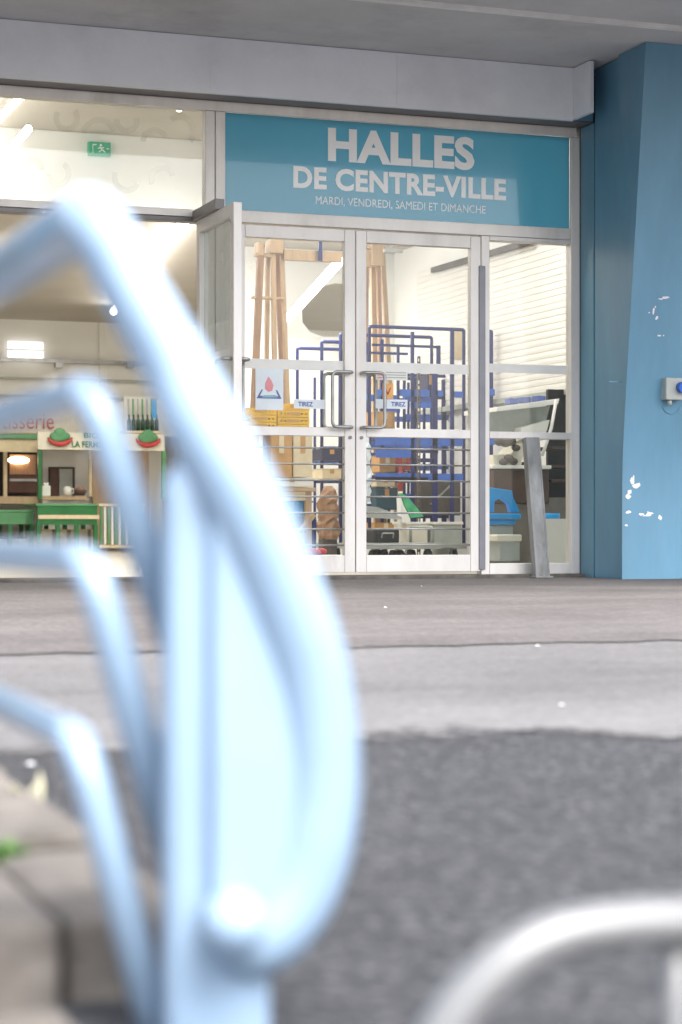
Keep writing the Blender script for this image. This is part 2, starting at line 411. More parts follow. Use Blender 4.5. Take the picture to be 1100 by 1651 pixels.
MB().box(2.386, 9, -3.7, YS-.045, SZ+.012, SZ+.06).build('soffit_panel', 'soffit', hall)
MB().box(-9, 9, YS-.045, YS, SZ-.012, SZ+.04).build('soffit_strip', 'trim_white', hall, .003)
MB().box(-9, 9, -3.8, .2, SZ+.075, SZ+.55).build('canopy', 'fascia', hall, .01)
MB().box(-9, 9, -.9, 17.6, SZ+.56, SZ+3.6).build('upper_wall', 'fascia', hall)
# interior
ZH = 3.80; ZL = 3.08; YB = 5.6
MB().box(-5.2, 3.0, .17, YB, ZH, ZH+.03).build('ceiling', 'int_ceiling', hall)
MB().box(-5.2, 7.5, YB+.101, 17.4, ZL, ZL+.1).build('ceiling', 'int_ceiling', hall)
MB().box(-5.2, 3.0, YB, YB+.1, ZL, ZH-.002).build('bulkhead', 'int_white', hall)
MB().box(-5.3, -5.202, .1, 17.5, 0, ZH).build('wall', 'int_wall', hall)
MB().box(7.5, 7.6, 7, 17.5, 0, ZH).build('wall', 'int_wall', hall)
MB().box(-5.2, 7.5, 17.2, 17.3, 0, ZL).build('wall', 'int_wall', hall)
MB().box(3.0, 3.1, .17, 7.0, 0, ZH).build('wall', 'int_white', hall)
MB().box(3.1, 7.5, 6.9, 7.0, 0, ZH).build('wall', 'int_white', hall)
MB().box(-9, -5.3, .0, .2, 0, ZH).build('wall', 'blue_paint', hall)
MB().box(1.72, 9, .0, .168, 0, bt+.4).build('wall', 'blue_paint', hall)
# partition wall behind the doors with a rounded opening on its right side
PY = 7.0
def pz(px, py): q = at(px, py, PY); return (q.x, q.z)
hole = [pz(600,462), pz(545,455), pz(520,462), pz(500,478), pz(487,500), pz(488,520), pz(500,535), pz(520,543), pz(600,543)]
x0 = at(386,0,PY).x; xh = hole[0][0]
poly = [(x0, ZL-.002), (x0, .012), (xh, .012), hole[-1]] + hole[::-1][1:] + [(xh, ZL-.002)]
MB().prism(poly, PY, PY+.1).build('partition', 'int_white', hall)
MB().box(xh+.002, 3.0, PY+.001, PY+.1, .012, ZL-.002).build('partition', 'int_white', hall)
# pillar, beams and pipes on the far side
a = at(160,0,14.6); b = at(172,0,14.6); MB().box(a.x, b.x, 14.6, 14.75, 1.9, ZL).build('post', 'int_wall', hall, .01)
for yy, hh, m in ((582,.05,'steel'), (611,.02,'grey_plastic'), (640,.03,'grey_plastic')):
    z = at(100,yy,14.5).z; MB().box(-1, 4.5, 14.5, 14.56, z-hh/2, z+hh/2).build('pipe', m, hall)
for xx in (95,210): 
    q = at(xx,585,14.44); MB().box(q.x-.05, q.x+.05, 14.40, 14.5, q.z-.07, q.z).build('pipe_bracket', 'steel', hall)
MB().box(-5.2, 7.5, 14.6, 14.75, at(100,700,14.6).z, at(100,640,14.6).z).build('lintel', 'int_wall', hall)
MB().box(-5.2, 7.5, 14.62, 14.72, at(100,640,14.6).z+.002, ZL).build('lintel', 'int_wall', hall)
# lit window in the far wall
wl_ = thing('lit_window', at(40,560,14.5), 'small bright window glowing high on the far wall at left', 'window')
mb = MB(); pbox(mb, 13,551,70,563,14.55,.03); mb.build('pane', 'win_light', wl_)
mb = MB(); pbox(mb, 13,565,70,578,14.55,.03); mb.build('pane', 'win_light', wl_)
mb = MB(); pbox(mb, 13,563.2,70,564.8,14.54,.06); mb.build('window_bar', 'grey_plastic', wl_)

# ceiling lights (lit fluorescent tubes): each carries its own lamp
def flight(p, q, label, rad=.03, power=1.0):
    p = Vector(p); q = Vector(q); L = (q-p).length; mid = (p+q)/2
    t = thing('fluorescent_light', mid, label, 'ceiling light', 'fluorescent lights of the market hall')
    MB().bar(p+Vector((0,0,rad+.008)), q+Vector((0,0,rad+.008)), .022, .016).build('housing', 'trim_white', t)
    MB().tube([p, (p+q)/2, q], rad, 10).build('tube', 'tube_light', t)
    ld = bpy.data.lights.new('lamp', 'AREA'); ld.shape = 'RECTANGLE'; ld.size = rad*2; ld.size_y = L; ld.energy = LAMP*L*power; ld.color = (1,.95,.87)
    lo = bpy.data.objects.new('lamp', ld); C.objects.link(lo); lo.parent = t
    d = (q-p).normalized(); zz = Vector((0,0,1)); zz = (zz-d*zz.dot(d)).normalized(); xx = d.cross(zz)
    lo.matrix_local = Matrix((( xx.x, d.x, zz.x, 0),(xx.y, d.y, zz.y, 0),(xx.z, d.z, zz.z, -rad-.004),(0,0,0,1)))
    return t
flight(atz(42,148,3.70), atz(-30,220,3.70)+Vector((0,.3,0)), 'slim lit tube at the upper left corner behind the high window', .03, .4)
flight(atz(46,208,3.3), atz(-30,295,3.3), 'lit tube running down to the left below the uppermost one, behind the high window', .03, .4)
flight(atz(302,352,2.99), atz(184,502,2.99), 'long lit tube seen through the open doorway left of the open door leaf', .045)
flight(at(548,421,4.6), at(465,513,6.6), 'reflection built as a slanting lit tube behind the left glass door, beside the wooden frame', .04)  # streak taken for a reflection, built as an added sloped tube with a lamp
flight((1.9,1.0,3.55), (1.9,3.4,3.55), 'lit tube under the ceiling above the roll cages near the shutter', .03, 1.3)
flight((-.2,1.0,3.6), (-.2,3.4,3.6), 'lit tube just inside the doors above the stacked crates', .03, 1.3)
flight((5.4,8.5,2.98), (5.4,13.5,2.98), 'lit tube on the low ceiling behind the white partition', .03)
flight((-1.2,7.0,2.98), (-.6,10.5,2.98), 'lit tube over the left aisle in front of the stalls', .03)

# exit sign
e = at(161,239,YB-.06)
ex = thing('exit_sign', e, 'green emergency exit sign with white running figure on the white bulkhead', 'sign')
mb = MB(); pbox(mb, 143,229,179,251,YB-.06,.05); mb.build('panel', 'exit_green', ex, .004)
mb = MB(); s = .0055
def ep(px, py): q = at(px,py,YB-.062); return q
for a, b in (((150,233),(150,247)),((150,233),(156,233)),((161,236),(165,241)),((165,241),(160,245)),((165,241),(170,246)),((158,239),(168,238)),((172,240),(176,240))):
    mb.bar(ep(*a), ep(*b), .004, .009)
mb.ball(ep(163,234), .011, (1,.3,1)); mb.build('running_figure', 'sign_white', ex)

# ------------------------------------------------------------------ shopfront
sf = thing('shopfront', (0,0,0), 'grey aluminium glazed shopfront with a pair of closed doors and one door open', 'shopfront')
X = lambda px: at(px,0,0).x
Z = lambda px, py: at(px,py,0).z
zt_top = Z(600,186); zs_top = Z(600,197); zs_bot = Z(600,352); zh_bot = Z(600,371)      # frame top, sign top, sign bottom, door head bottom
print('z', zt_top, zs_top, zs_bot, zh_bot, 'x', X(0), X(328), X(345), X(361), X(570), X(772), X(786), X(917), X(928))
def fr(name, x0, x1, z0, z1, y0=-.035, y1=.045, m='alu', par=sf, bevel=.003): return MB().box(x0,x1,y0,y1,z0,z1).build(name, m, par, bevel)
fr('frame_head', -4.6, 1.53, zt_top-.05, zt_top+.01)
MB().box(-9, 1.7, -.19, .10, zt_top+.012, bb+.01).build('flashing', 'alu_dark', sf)
fr('mullion', X(329), X(344), .03, zt_top-.052)
fr('mullion', X(345.5), X(361), .03, zt_top-.052)
fr('mullion', X(917), X(931), .03, zt_top-.052)
fr('mullion', X(773), X(786), .03, zh_bot-.002)
fr('transom', X(361)+.002, X(917)-.002, zh_bot, zs_bot)
zl = Z(200,333); zl2 = Z(200,345)
fr('transom', -4.6, X(329)-.002, zl2, zl)
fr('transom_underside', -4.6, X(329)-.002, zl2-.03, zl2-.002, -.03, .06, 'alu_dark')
MB().box(-4.6, X(329)-.002, .0, .008, zl+.001, zt_top-.052).build('pane', 'glass_hazy', sf)  # high left pane: slightly greyer glass with a faint uneven haze
for xx in (-2.75,-2.85): fr('mullion', xx-.045, xx+.045, .03, zl2-.032)
MB().box(-4.6, -2.9, .0, .008, .1, zl2-.04).build('pane', 'glass', sf)
fr('sill', -4.6, -2.9, .03, .1); fr('mullion', -4.66, -4.602, .03, zt_top+.01)
MB().box(-5.4, -4.662, -.03, .05, .03, zt_top+.01).build('infill_panel', 'blue_strip', sf)
# fixed light on the right
fr('rail', X(786)+.001, X(917)-.001, Z(850,708), Z(850,697))
fr('sill', X(786)+.001, X(917)-.001, .03, Z(850,908))
fr('head', X(786)+.001, X(917)-.001, zh_bot-.03, zh_bot-.002)
MB().box(X(786), X(917), .0, .008, Z(850,908)+.001, Z(850,708)-.001).build('pane', 'glass', sf)
MB().box(X(786), X(917), .0, .008, Z(850,697)+.001, zh_bot-.031).build('pane', 'glass', sf)
MB().box(X(786)+.01, X(917)-.01, -.004, -.001, Z(850,602), Z(850,588)).build('film_strip', 'tape_white', sf)
MB().box(X(768), X(778), -.05, -.036, .06, Z(770,430)).build('hinge_cover', 'slate', sf, .003)
MB().box(X(931)+.001, 1.80, -.033, .05, .0, bb).build('gap_filler', 'alu_dark', sf)
def door(x0, x1, yb, hinge_left, rods=True, GL='glass'):
    """door leaf lying in the facade plane between x0 and x1"""
    d = bpy.data.objects.new('door', None); C.objects.link(d); d.parent = sf; d.location = (x0 if hinge_left else x1, 0, .05)
    ox, oz = d.location.x, .05
    zt = zh_bot-.012; z0 = .05
    st = .068
    y0, y1 = -.04, .01
    def p(name, a, b, c, e, ya=y0, yb_=y1, m='alu', bv=.003):
        o = MB().box(a-ox, b-ox, ya, yb_, c-oz, e-oz).build(name, m, None, bv); o.parent = d; return o
    def raw(name, mb, m, bv=0):
        mb.v = [(a-ox, b, c-oz) for a, b, c in mb.v]; o = mb.build(name, m, None, bv); o.parent = d; return o
    p('stile', x0, x0+st, z0, zt); p('stile', x1-st, x1, z0, zt)
    zr = Z(600,705), Z(600,691)
    a, b = x0+st+.001, x1-st-.001
    p('top_rail', a, b, zt-.075, zt); p('bottom_rail', a, b, z0, z0+.105); p('middle_rail', a, b, zr[0], zr[1])
    p('pane', a, b, z0+.106, zr[0]-.001, -.012, -.006, GL, 0); p('pane', a, b, zr[1]+.001, zt-.076, -.012, -.006, GL, 0)
    p('film_strip', a, b, Z(600,600), Z(600,584), -.016, -.0125, 'tape_white', 0)
    if rods:
        n = 7
        for k in range(n):
            z = zr[0]-(zr[0]-z0-.105)*(k+.72)/(n+.35)
            raw('guard_bar', MB().tube([(a,-.028,z),((a+b)/2,-.028,z),(b,-.028,z)], .0055, 6), 'steel')
    for s_, ye in ((-1,-.04),(1,.01)):
        hx = (x1-st/2) if hinge_left else (x0+st/2); dr = -1 if hinge_left else 1
        yo = ye+s_*.055; zb, ztp = Z(570,690), Z(570,602)
        path = arc_path([(hx,ye,zb),(hx,yo,zb),(hx+dr*.135,yo,zb),(hx+dr*.135,yo,ztp),(hx,yo,ztp),(hx,ye,ztp)], .035)
        raw('handle', MB().tube(path, .0105, 10), 'steel')
    kx = (x1-st/2) if hinge_left else (x0+st/2)
    raw('lock', MB().tube([(kx,-.048,Z(570,706)),(kx,-.04,Z(570,706))], .011, 10), 'alu_dark')
    return d
dl = door(X(375), X(569.3), 0, True); dr = door(X(571), X(771), 0, False)
d3 = door(X(375)-.0, X(569.3), 0, True, rods=True, GL='glass_sheen')  # pale haze put into this glass stands in for its bright grazing reflection
d3.location = (X(324), -.045, .05); d3.rotation_euler = (0,0,R(-90)); d3['label'] = 'door leaf standing open at a right angle to the facade'
mb = MB().box(-.02,.10,-.06,.0,zh_bot-.01,zh_bot+.04); 
fr('door_closer', X(324)-.07, X(324)-.012, zl2-.03, zl2+.03, -.55, -.06, 'alu_dark')
fr('closer_arm', X(331), X(336), zl2-.02, zl2-.0, -.55, -.16, 'alu_dark')
fr('gasket', X(361)+.001, X(375)-.002, .03, zh_bot-.002, -.03, .03, 'alu')
# stickers on the doors
def decal(name, px0, py0, px1, py1, m, par, y=-.0165, d=.0015):
    mb = MB(); a = at(px0,0,y); b = at(px1,0,y); pc = (px0+px1)/2
    return mb.box(a.x, b.x, y-d, y, at(pc,py1,y).z, at(pc,py0,y).z).build(name, m, par)
ps = thing('poster', at(434,660,-.018), 'white warning poster with a red drop on a blue triangle, on the left glass door', 'poster')
decal('sheet', 412,594,457,661,'poster_paper',ps,-.017)
q = lambda px, py: (at(px,py,-.02).x, at(px,py,-.02).z)
MB().prism([q(414,642),(q(422,628)),q(424,628),q(419,638),q(449,639),q(445,629),q(447,629),q(454,643)], -.0215,-.019).build('triangle_base','poster_blue',ps)
MB().prism([q(426,637),q(421,641),q(448,641),q(444,637)], -.0225,-.0216).build('inner_line','sign_blue',ps)
MB().prism([q(433,607),q(428,618),q(428,627),q(433,632),q(439,630),q(441,622),q(438,614)], -.0215,-.019).build('red_drop','pink',ps)
for px0, px1, s_ , lab in ((474,524,'TIREZ','grey strip reading TIREZ on the left glass door'),(606,657,'TIREZ','grey strip reading TIREZ on the right glass door')):
    t = thing('door_label', at(px0,658,-.017), lab, 'sticker')
    decal('strip', px0, 644, px1, 659, 'poster_paper', t, -.017)
    a = at(px0+(7 if px0 < 500 else 25), 655, -.019); text('lettering', s_, a, .095, .028, 'poster_blue', t, .02, -.0188)
t = thing('notice', at(630,612,-.017), 'small notice with faint red and grey print above the orange sticker', 'sticker')
decal('sheet', 606,597,657,613,'tape_white',t,-.017); 
for k, (a, b) in enumerate(((609,618),(622,655))):
    for j in range(3): decal('print_line', a, 600+4*j, b, 601.6+4*j, 'pink' if k == 0 else 'grey_plastic', t, -.0188, .0008)
t = thing('orange_sticker', at(625,645,-.017), 'square orange sticker with red V mark on the right glass door', 'sticker')
decal('sheet', 617,618,634,643,'orange',t,-.017)
a_, b_, c_ = at(621,625,-.0188), at(625.5,636,-.0188), at(630,625,-.0188)
MB().bar(a_,b_,.008,.002).bar(b_,c_,.008,.002).build('mark','red',t)
# glue marks left on the high window
gm = thing('glue_marks', at(200,200,-.002), 'pale curved glue marks of removed letters on the high left window', 'sticker residue')
def arcmark(cx, cy, r, a0, a1, w=9):
    pts = []; 
    for k in range(15):
        a = R(a0+(a1-a0)*k/14); pts.append((cx+r*math.cos(a), cy-r*1.1*math.sin(a)))
    mb = MB(); v = []
    for i, (px, py) in enumerate(pts):
        a = R(a0+(a1-a0)*i/14)
        for rr in (r-w/2, r+w/2): v.append(at(cx+rr*math.cos(a), cy-rr*1.1*math.sin(a), -.002))
    mb.add(v, [(2*i,2*i+1,2*i+3,2*i+2) for i in range(14)]); mb.build('mark', 'ghost_film', gm)
m = glassmat('ghost_film', (.97,.97,.95), .5, .13)
for a in ((108,190,17,150,400),(205,192,17,180,365),(160,222,26,20,165),(250,232,20,30,170),(290,212,22,-40,130),(52,275,16,0,200),(95,280,16,180,420),(205,285,20,160,330),(262,290,18,20,200)): arcmark(*a)

# ------------------------------------------------------------------ the big sign
sg = thing('hall_sign', (X(361),0,zs_bot), 'blue sign with white lettering HALLES DE CENTRE-VILLE above the doors', 'sign')
xa, xb = X(361)+.002, X(917)-.002
MB().add([(xa,-.012,zs_bot+.002),(xb,-.012,zs_bot+.002),(xb,-.012,zt_top-.052),(xa,-.012,zt_top-.052)], [(0,1,2,3)]).build('panel', 'sign_film', sg)
MB().box(xa,xb,-.006,.002,zs_bot+.002,zt_top-.052).build('glass_sheet', 'glass', sg)
def line(s_, pl, pr, ptop_l, pbot_l, bold, sp=1.0):
    a = at(pl, pbot_l, -.013); b = at(pr, 0, -.013); top = at(pl, ptop_l, -.013)
    text('lettering', s_, a, b.x-a.x, top.z-a.z, 'sign_letter', sg, bold, -.013, .002, sp)
line('HALLES', 529, 765, 205, 260, .042, 1.05)
line('DE CENTRE-VILLE', 473, 816, 267, 303, .038, 1.05)
line('MARDI, VENDREDI, SAMEDI ET DIMANCHE', 509, 783, 316, 331, .0, 1.0)

# ------------------------------------------------------------------ blue pillar with its wedge
pl = thing('pillar', (2.3,-.4,0), 'blue painted concrete pillar with a proud wedge and scratched paint', 'pillar')
PF = BY-.26-.16                               # front of the pillar's lower body
xA = X(932); xB = at(1099,0,PF-.02).x+.02
zp = SZ-.002
MB().box(xA, xB, PF, BY-.012, 0, zp).build('shaft', 'blue_paint', pl, .010)
MB().box(xA, xB, BY+.002, -.036, 0, bb-.004).build('shaft_rear', 'blue_strip', pl, .004)
MB().box(xA+.02, xB, BY-.011, BY+.001, 0, bb).build('joint_gap', 'rubber', pl)
MB().box(xr+.034, xA-.001, BY+.002, -.036, bb+.01, zp).build('upper_infill', 'blue_strip', pl)
xw = at(1003,740,PF).x; zw = at(1003,740,PF).z
WP = .34
def wedgeY(z):
    k = .10; t = (z-zw)/k
    sp = k*(math.log1p(math.exp(-abs(t)))+max(t,0))
    return PF-.0015-WP*sp/(zp-zw)
xw0 = at(999,80,PF).x; nz = 60; v = []
for i_ in range(nz+1):
    z_ = zp*i_/nz; t_ = max(0,(z_-zw)/(zp-zw)); xl = xw+(xw0-xw)*t_
    v += [(xl, wedgeY(z_), z_), (xB-.02, wedgeY(z_), z_)]
mb = MB().add(v, [(2*i_, 2*i_+1, 2*i_+3, 2*i_+2) for i_ in range(nz)], True); n0 = len(v)
mb.add([p for i_ in range(nz+1) for p in (v[2*i_], (v[2*i_][0], PF+.004, v[2*i_][2]))], [(2*i_, 2*i_+2, 2*i_+3, 2*i_+1) for i_ in range(nz)])
mb.add([p for i_ in range(nz+1) for p in (v[2*i_+1], (v[2*i_+1][0], PF+.004, v[2*i_+1][2]))], [(2*i_, 2*i_+2, 2*i_+3, 2*i_+1) for i_ in range(nz)])
mb.build('wedge', 'blue_paint', pl)
MB().box(xB+.002, 9, PF+.28, -.001, 0, zp).build('return_wall', 'blue_paint', pl)
# paint scratches
def flake(px, py, w, h, seed):
    rn = random.Random(seed); Y = wedgeY(at(px,py,PF).z)
    pts = []; n = rn.randint(7,11)
    for k in range(n):
        a = 2*math.pi*k/n; r = rn.uniform(.45,1.1); g = at(px+w/2*r*math.cos(a), py-h/2*r*math.sin(a), Y); pts.append(g)
    c = at(px,py,Y)
    for g in pts+[c]: g.y = wedgeY(g.z)-.002
    mb = MB(); mb.add(pts+[c], [(i,(i+1)%n,n) for i in range(n)]); mb.build('bare_patch', 'flake', pl)
for i, a in enumerate(((1019,775,8,16),(1026,783,16,14),(1016,793,9,12),(1013,800,12,10),(1021,770,5,10),(1014,826,12,6),(1034,829,10,6),(1047,828,14,9),(1043,831,22,4),(1064,834,8,10),(1010,847,7,5),(1073,480,14,5),(1066,482,10,3),(1054,502,4,12),(1059,513,6,9),(1063,541,9,3),(1047,504,3,4),(1070,541,3,3),(1057,495,3,5))): flake(*a, i)
mb = MB(); a = at(982,615,PF-.001); b = at(1006,615,PF-.001); mb.box(a.x,b.x,PF-.002,PF+.001,a.z-.004,a.z+.004); mb.build('joint', 'blue_strip', pl)
# socket box
c = at(1087,628,PF-.12); yb = wedgeY(c.z)
sk = thing('socket_box', (c.x,yb,c.z), 'small grey socket box with round blue cap on the blue pillar', 'electrical box')
a = at(1073,0,yb-.05); b = at(1101,0,yb-.05); z1 = at(1087,609,yb-.05).z; z0 = at(1087,645,yb-.05).z
MB().box(a.x,b.x,yb-.06,yb+.03,z0,z1).build('box', 'grey_plastic', sk, .008)
MB().tube([(b.x-.02,yb-.06,(z0+z1)/2+.01),(b.x-.018,yb-.10,(z0+z1)/2+.005)], .034, 16).build('cap', 'blue_bright', sk)
MB().tube([((a.x+b.x)/2-.02,yb-.03,z0+.005),((a.x+b.x)/2-.02,yb-.03,z0-.03)], .014, 10).build('gland', 'grey_plastic', sk)
mb = MB(); pts = []
for k in range(9):
    al = R(200+140*k/8); g = at(1084+15*math.cos(al), 650-17*math.sin(al), yb); g.y = wedgeY(g.z)-.003; pts.append(g)
mb.tube(pts, .003, 6).build('cable', 'blue_strip', sk)

# ------------------------------------------------------------------ galvanised post leaning at the right-hand pane
lp = thing('steel_post', (at(872,938,-.16).x,-.16,.0), 'weathered galvanised steel post leaning against the right hand pane', 'post')
b0 = at(873,938,-.16); b0.z = .01; b1 = at(856,706,-.07)
dv = (b1-b0).normalized()
for off, w_, h_, nm in ((0,.085,.05,'web'),(-.043,.012,.06,'flange'),(.043,.012,.06,'flange')):
    o_ = Vector((off,0,0)); MB().bar(b0+o_, b1+o_, w_, h_).build(nm, 'galv', lp, .003)
MB().box(b0.x-.06,b0.x+.06,-.21,-.12,.009,.02).build('foot_plate', 'galv', lp, .003)
mb = MB(); t_ = b1-dv*.12; mb.bar(t_+Vector((-.008,-.012,0)), t_+dv*.035+Vector((-.008,-.012,0)), .02,.008).build('clip','bag_white',lp)

# ------------------------------------------------------------------ roller shutter on the right inner wall
XS = 2.97
rs = thing('roller_shutter', (XS,4.5,1.46), 'white roller shutter half lowered on the right hand inner wall', 'shutter')
zs0 = 1.46; zs1 = 2.80; ys0, ys1 = .6, 6.3; n = 24; hh = (zs1-zs0)/n
src = None
for k in range(n):
    z0 = zs0+k*hh
    if src is None:
        mb = MB(); prof = [(0,0),(-.004,.004),(-.006,hh*.5),(-.004,hh-.004),(0,hh-.001)]
        v = [(XS+a, ys0, b) for a, b in prof]+[(XS+a, ys1, b) for a, b in prof]
        mb.add(v, [(i,i+1,i+6,i+5) for i in range(4)])
        src = mb.build('slat', 'shutter', None); src.parent = rs; src.location = (-XS,-4.5,z0-1.46)
    else:
        o = src.copy(); C.objects.link(o); o.parent = rs; o.location = (-XS,-4.5,z0-1.46)
MB().box(XS-.035,XS-.0,ys0,ys1,zs0-.05,zs0-.002).build('bottom_bar','grey_plastic',rs,.004)
a = atx(697,436,XS-.05); b = atx(775,413,XS-.05); c = atx(785,410,XS-.05); e = atx(860,388,XS-.05)
MB().bar(a, e, .03, .05).build('guide_rod','tarp',rs)

# ------------------------------------------------------------------ things behind the doors
def roll_cage(px0, px1, pytop, pybot, Y, D, vs, hs, label, m='navy'):
    a = at(px0,pytop,Y); b = at(px1,pytop,Y); z0 = .16
    t = thing('roll_cage', ((a.x+b.x)/2,Y+D/2,.012), label, 'roll cage', 'blue steel cages behind the glass doors')
    zt = at((px0+px1)/2, pytop, Y).z; r = .016
    for yy in (Y, Y+D):
        MB().tube(arc_path([(a.x,yy,z0),(a.x,yy,zt),(b.x,yy,zt),(b.x,yy,z0)], .02), r, 8).build('frame', m, t)
        for px, p0, p1, w_ in vs:
            if yy > Y and w_ > .03: continue
            q_ = at(px,0,Y); z1_ = at(px,p0,Y).z; z0_ = at(px,p1,Y).z
            MB().bar((q_.x,yy,max(z0_,.1)),(q_.x,yy,z1_), w_, .02).build('upright', m, t)
        for p0, p1, py, w_ in hs:
            c_ = at(p0,py,Y); d_ = at(p1,py,Y)
            MB().bar((c_.x,yy,c_.z),(d_.x,yy,c_.z), .02, w_).build('cross_bar', 'blue_bright' if w_ > .04 else m, t)
    MB().box(a.x-.02,b.x+.02,Y-.02,Y+D+.02,z0-.02,z0+.03).build('base', 'grey_plastic', t, .005)
    for x_ in (a.x+.07, b.x-.07):
        for yy in (Y+.07, Y+D-.07):
            MB().tube([(x_-.018,yy,.075),(x_+.018,yy,.075)], .06, 14).build('wheel', 'rubber', t)
            MB().box(x_-.026,x_+.026,yy-.02,yy+.02,.08,z0-.02).build('castor_fork', 'steel', t)
    return t
roll_cage(596,748,529,885,4.6,.75,
    [(642,557,690,.022),(665,535,885,.03),(701,600,860,.05),(729,533,885,.034),(707,557,600,.035)],
    [(600,708,556,.022),(606,616,633,.055),(640,692,633,.06),(662,695,653,.05),(702,714,634,.05),(728,746,636,.055),(606,746,711,.07),(606,668,731,.07),(664,706,727,.035),(664,700,742,.035),(606,746,768,.06),(606,690,772,.035)],
    'tall dark blue steel roll cage standing behind the right glass door')
roll_cage(519,592,552,850,5.4,.7,
    [(548,600,850,.02)],
    [(519,590,724,.05),(519,590,740,.06),(519,590,773,.035)],
    'dark blue steel roll cage partly hidden behind the meeting stiles of the doors')
roll_cage(791,868,537,862,5.2,.3,[(797,600,860,.03)],[(791,800,640,.07),(791,800,700,.05)] and [(791,797,640,.07)], 'narrow blue cage seen at the left edge of the fixed pane') if False else None
t = thing('blue_post', at(791,862,4.4), 'upright blue steel post with rounded top behind the fixed pane', 'post')
a = at(791,862,4.4); MB().tube([(a.x,4.4,.012),(a.x,4.4,1.0),(a.x,4.4,at(791,536,4.4).z)], .024, 10, 'round').build('shaft','navy',t)
for z_ in (633,690,712): 
    c = at(791,z_,4.4); MB().box(c.x-.03,c.x+.03,4.37,4.43,c.z-.03,c.z+.03).build('clamp','blue_bright',t,.004)
MB().box(a.x-.05,a.x+.05,4.3,4.5,.013,.03).build('foot','rubber',t)
# perforated rail
t = thing('perforated_rail', at(676,885,4.4), 'slim perforated dark rail standing in front of the blue roll cage', 'rail')
mb = MB(); x_ = at(676,0,4.4).x; z_ = .02; zt_ = at(676,575,4.4).z
mb.box(x_-.013,x_-.008,4.4,4.42,z_,zt_); mb.box(x_+.008,x_+.013,4.4,4.42,z_,zt_)
while z_ < zt_: mb.box(x_-.008,x_+.008,4.4,4.42,z_,z_+.02); z_ += .048
mb.build('rail_body','tarp',t)

def crumple(x0, x1, y0, y1, z0, z1, seed, nz=12, na=11):
    rn = random.Random(seed); mb = MB(); v = []; cx, cy = (x0+x1)/2, (y0+y1)/2
    for j in range(nz+1):
        t = j/nz; k = .35+.65*math.sin(math.pi*min(1, .15+t*.85))**.5 if t > .5 else .85+.15*rn.random()
        for i in range(na):
            a = 6.283*i/na; q = k*rn.uniform(.68,1.12)
            v.append((cx+(x1-x0)/2*q*math.cos(a), cy+(y1-y0)/2*q*math.sin(a), z0+(z1-z0)*t+rn.uniform(-.3,.3)*(z1-z0)/nz*(0<j<nz)))
    f = [(j*na+i, j*na+(i+1)%na, (j+1)*na+(i+1)%na, (j+1)*na+i) for j in range(nz) for i in range(na)]
    f += [tuple(range(na)), tuple(range(nz*na,(nz+1)*na))]
    return mb.add(v, f)
def simple(name, px0, py0, px1, py1, Y, D, m, label, cat, group=None, extra=None, bevel=.008):
    pc = (px0+px1)/2; a = at(px0,py1,Y); b = at(px1,py1,Y); z0 = at(pc,py1,Y).z; z1 = at(pc,py0,Y).z
    t = thing(name, ((a.x+b.x)/2,Y+D/2,z0), label, cat, group)
    return t, a.x, b.x, z0, z1
def carton(px0, py0, px1, py1, Y, D, m, label, name='cardboard_box'):
    t, a, b, z0, z1 = simple(name, px0, py0, px1, py1, Y, D, m, label, 'box', 'boxes and cartons behind the glass doors')
    MB().box(a,b,Y,Y+D,z0,z1-.004).build('body', m, t, .004)
    mb = MB().box(a-.003,(a+b)/2-.002,Y-.003,Y+D+.003,z1-.003,z1+.003); mb.build('flap', m, t)
    mb = MB().box((a+b)/2+.002,b+.003,Y-.003,Y+D+.003,z1-.003,z1+.003); mb.build('flap', m, t)
    MB().box((a+b)/2-.02,(a+b)/2+.02,Y-.0045,Y-.001,z0+(z1-z0)*.55,z1-.004).build('tape', 'card_pale' if m == 'card' else 'card', t)
    return t
# yellow crates: two columns of stacked shallow crates
def crate(px0, px1, zb, Y, D, h, label):
    a = at(px0,0,Y).x; b = at(px1,0,Y).x
    t = thing('plastic_crate', ((a+b)/2,Y+D/2,zb), label, 'crate', 'yellow crates stacked behind the left glass door')
    mb = MB(); th = .012
    for (x0,x1,y0,y1) in ((a,b,Y,Y+th),(a,b,Y+D-th,Y+D),(a,a+th,Y+th,Y+D-th),(b-th,b,Y+th,Y+D-th)):
        mb.box(x0,x1,y0,y1,zb+h-.022,zb+h-.002); mb.box(x0,x1,y0,y1,zb+.0,zb+.018)
        L = max(x1-x0,y1-y0); n_ = 7
        for k in range(n_+1):
            if x1-x0 > y1-y0: xx = x0+(x1-x0-.018)*k/n_; mb.box(xx,xx+.018,y0+.001,y1-.001,zb+.018,zb+h-.022)
            else: yy = y0+(y1-y0-.018)*k/n_; mb.box(x0+.001,x1-.001,yy,yy+.018,zb+.018,zb+h-.022)
    mb.build('sides','yellow_crate',t); MB().box(a+.013,b-.013,Y+.013,Y+D-.013,zb,zb+.006).build('bottom','yellow_crate',t)
    MB().box((a+b)/2-.05,(a+b)/2+.05,Y-.004,Y-.001,zb+h*.35,zb+h*.7).build('grip','card',t)
zc = at(440,692,3.0).z
names = ('lowest','middle','topmost'); 
crate(456,500,zc-.012+3*.055,3.05,.35,.054,'small yellow crate lying on top of the right stack, behind the grey strip')
for k in range(3):
    crate(396,446,zc+k*.055,3.0,.4,.054,names[k]+' yellow crate of the left stack behind the left glass door')
    crate(448,499,zc-.012+k*.055,3.02,.4,.054,names[k]+' yellow crate of the right stack behind the left glass door, below the grey strip')
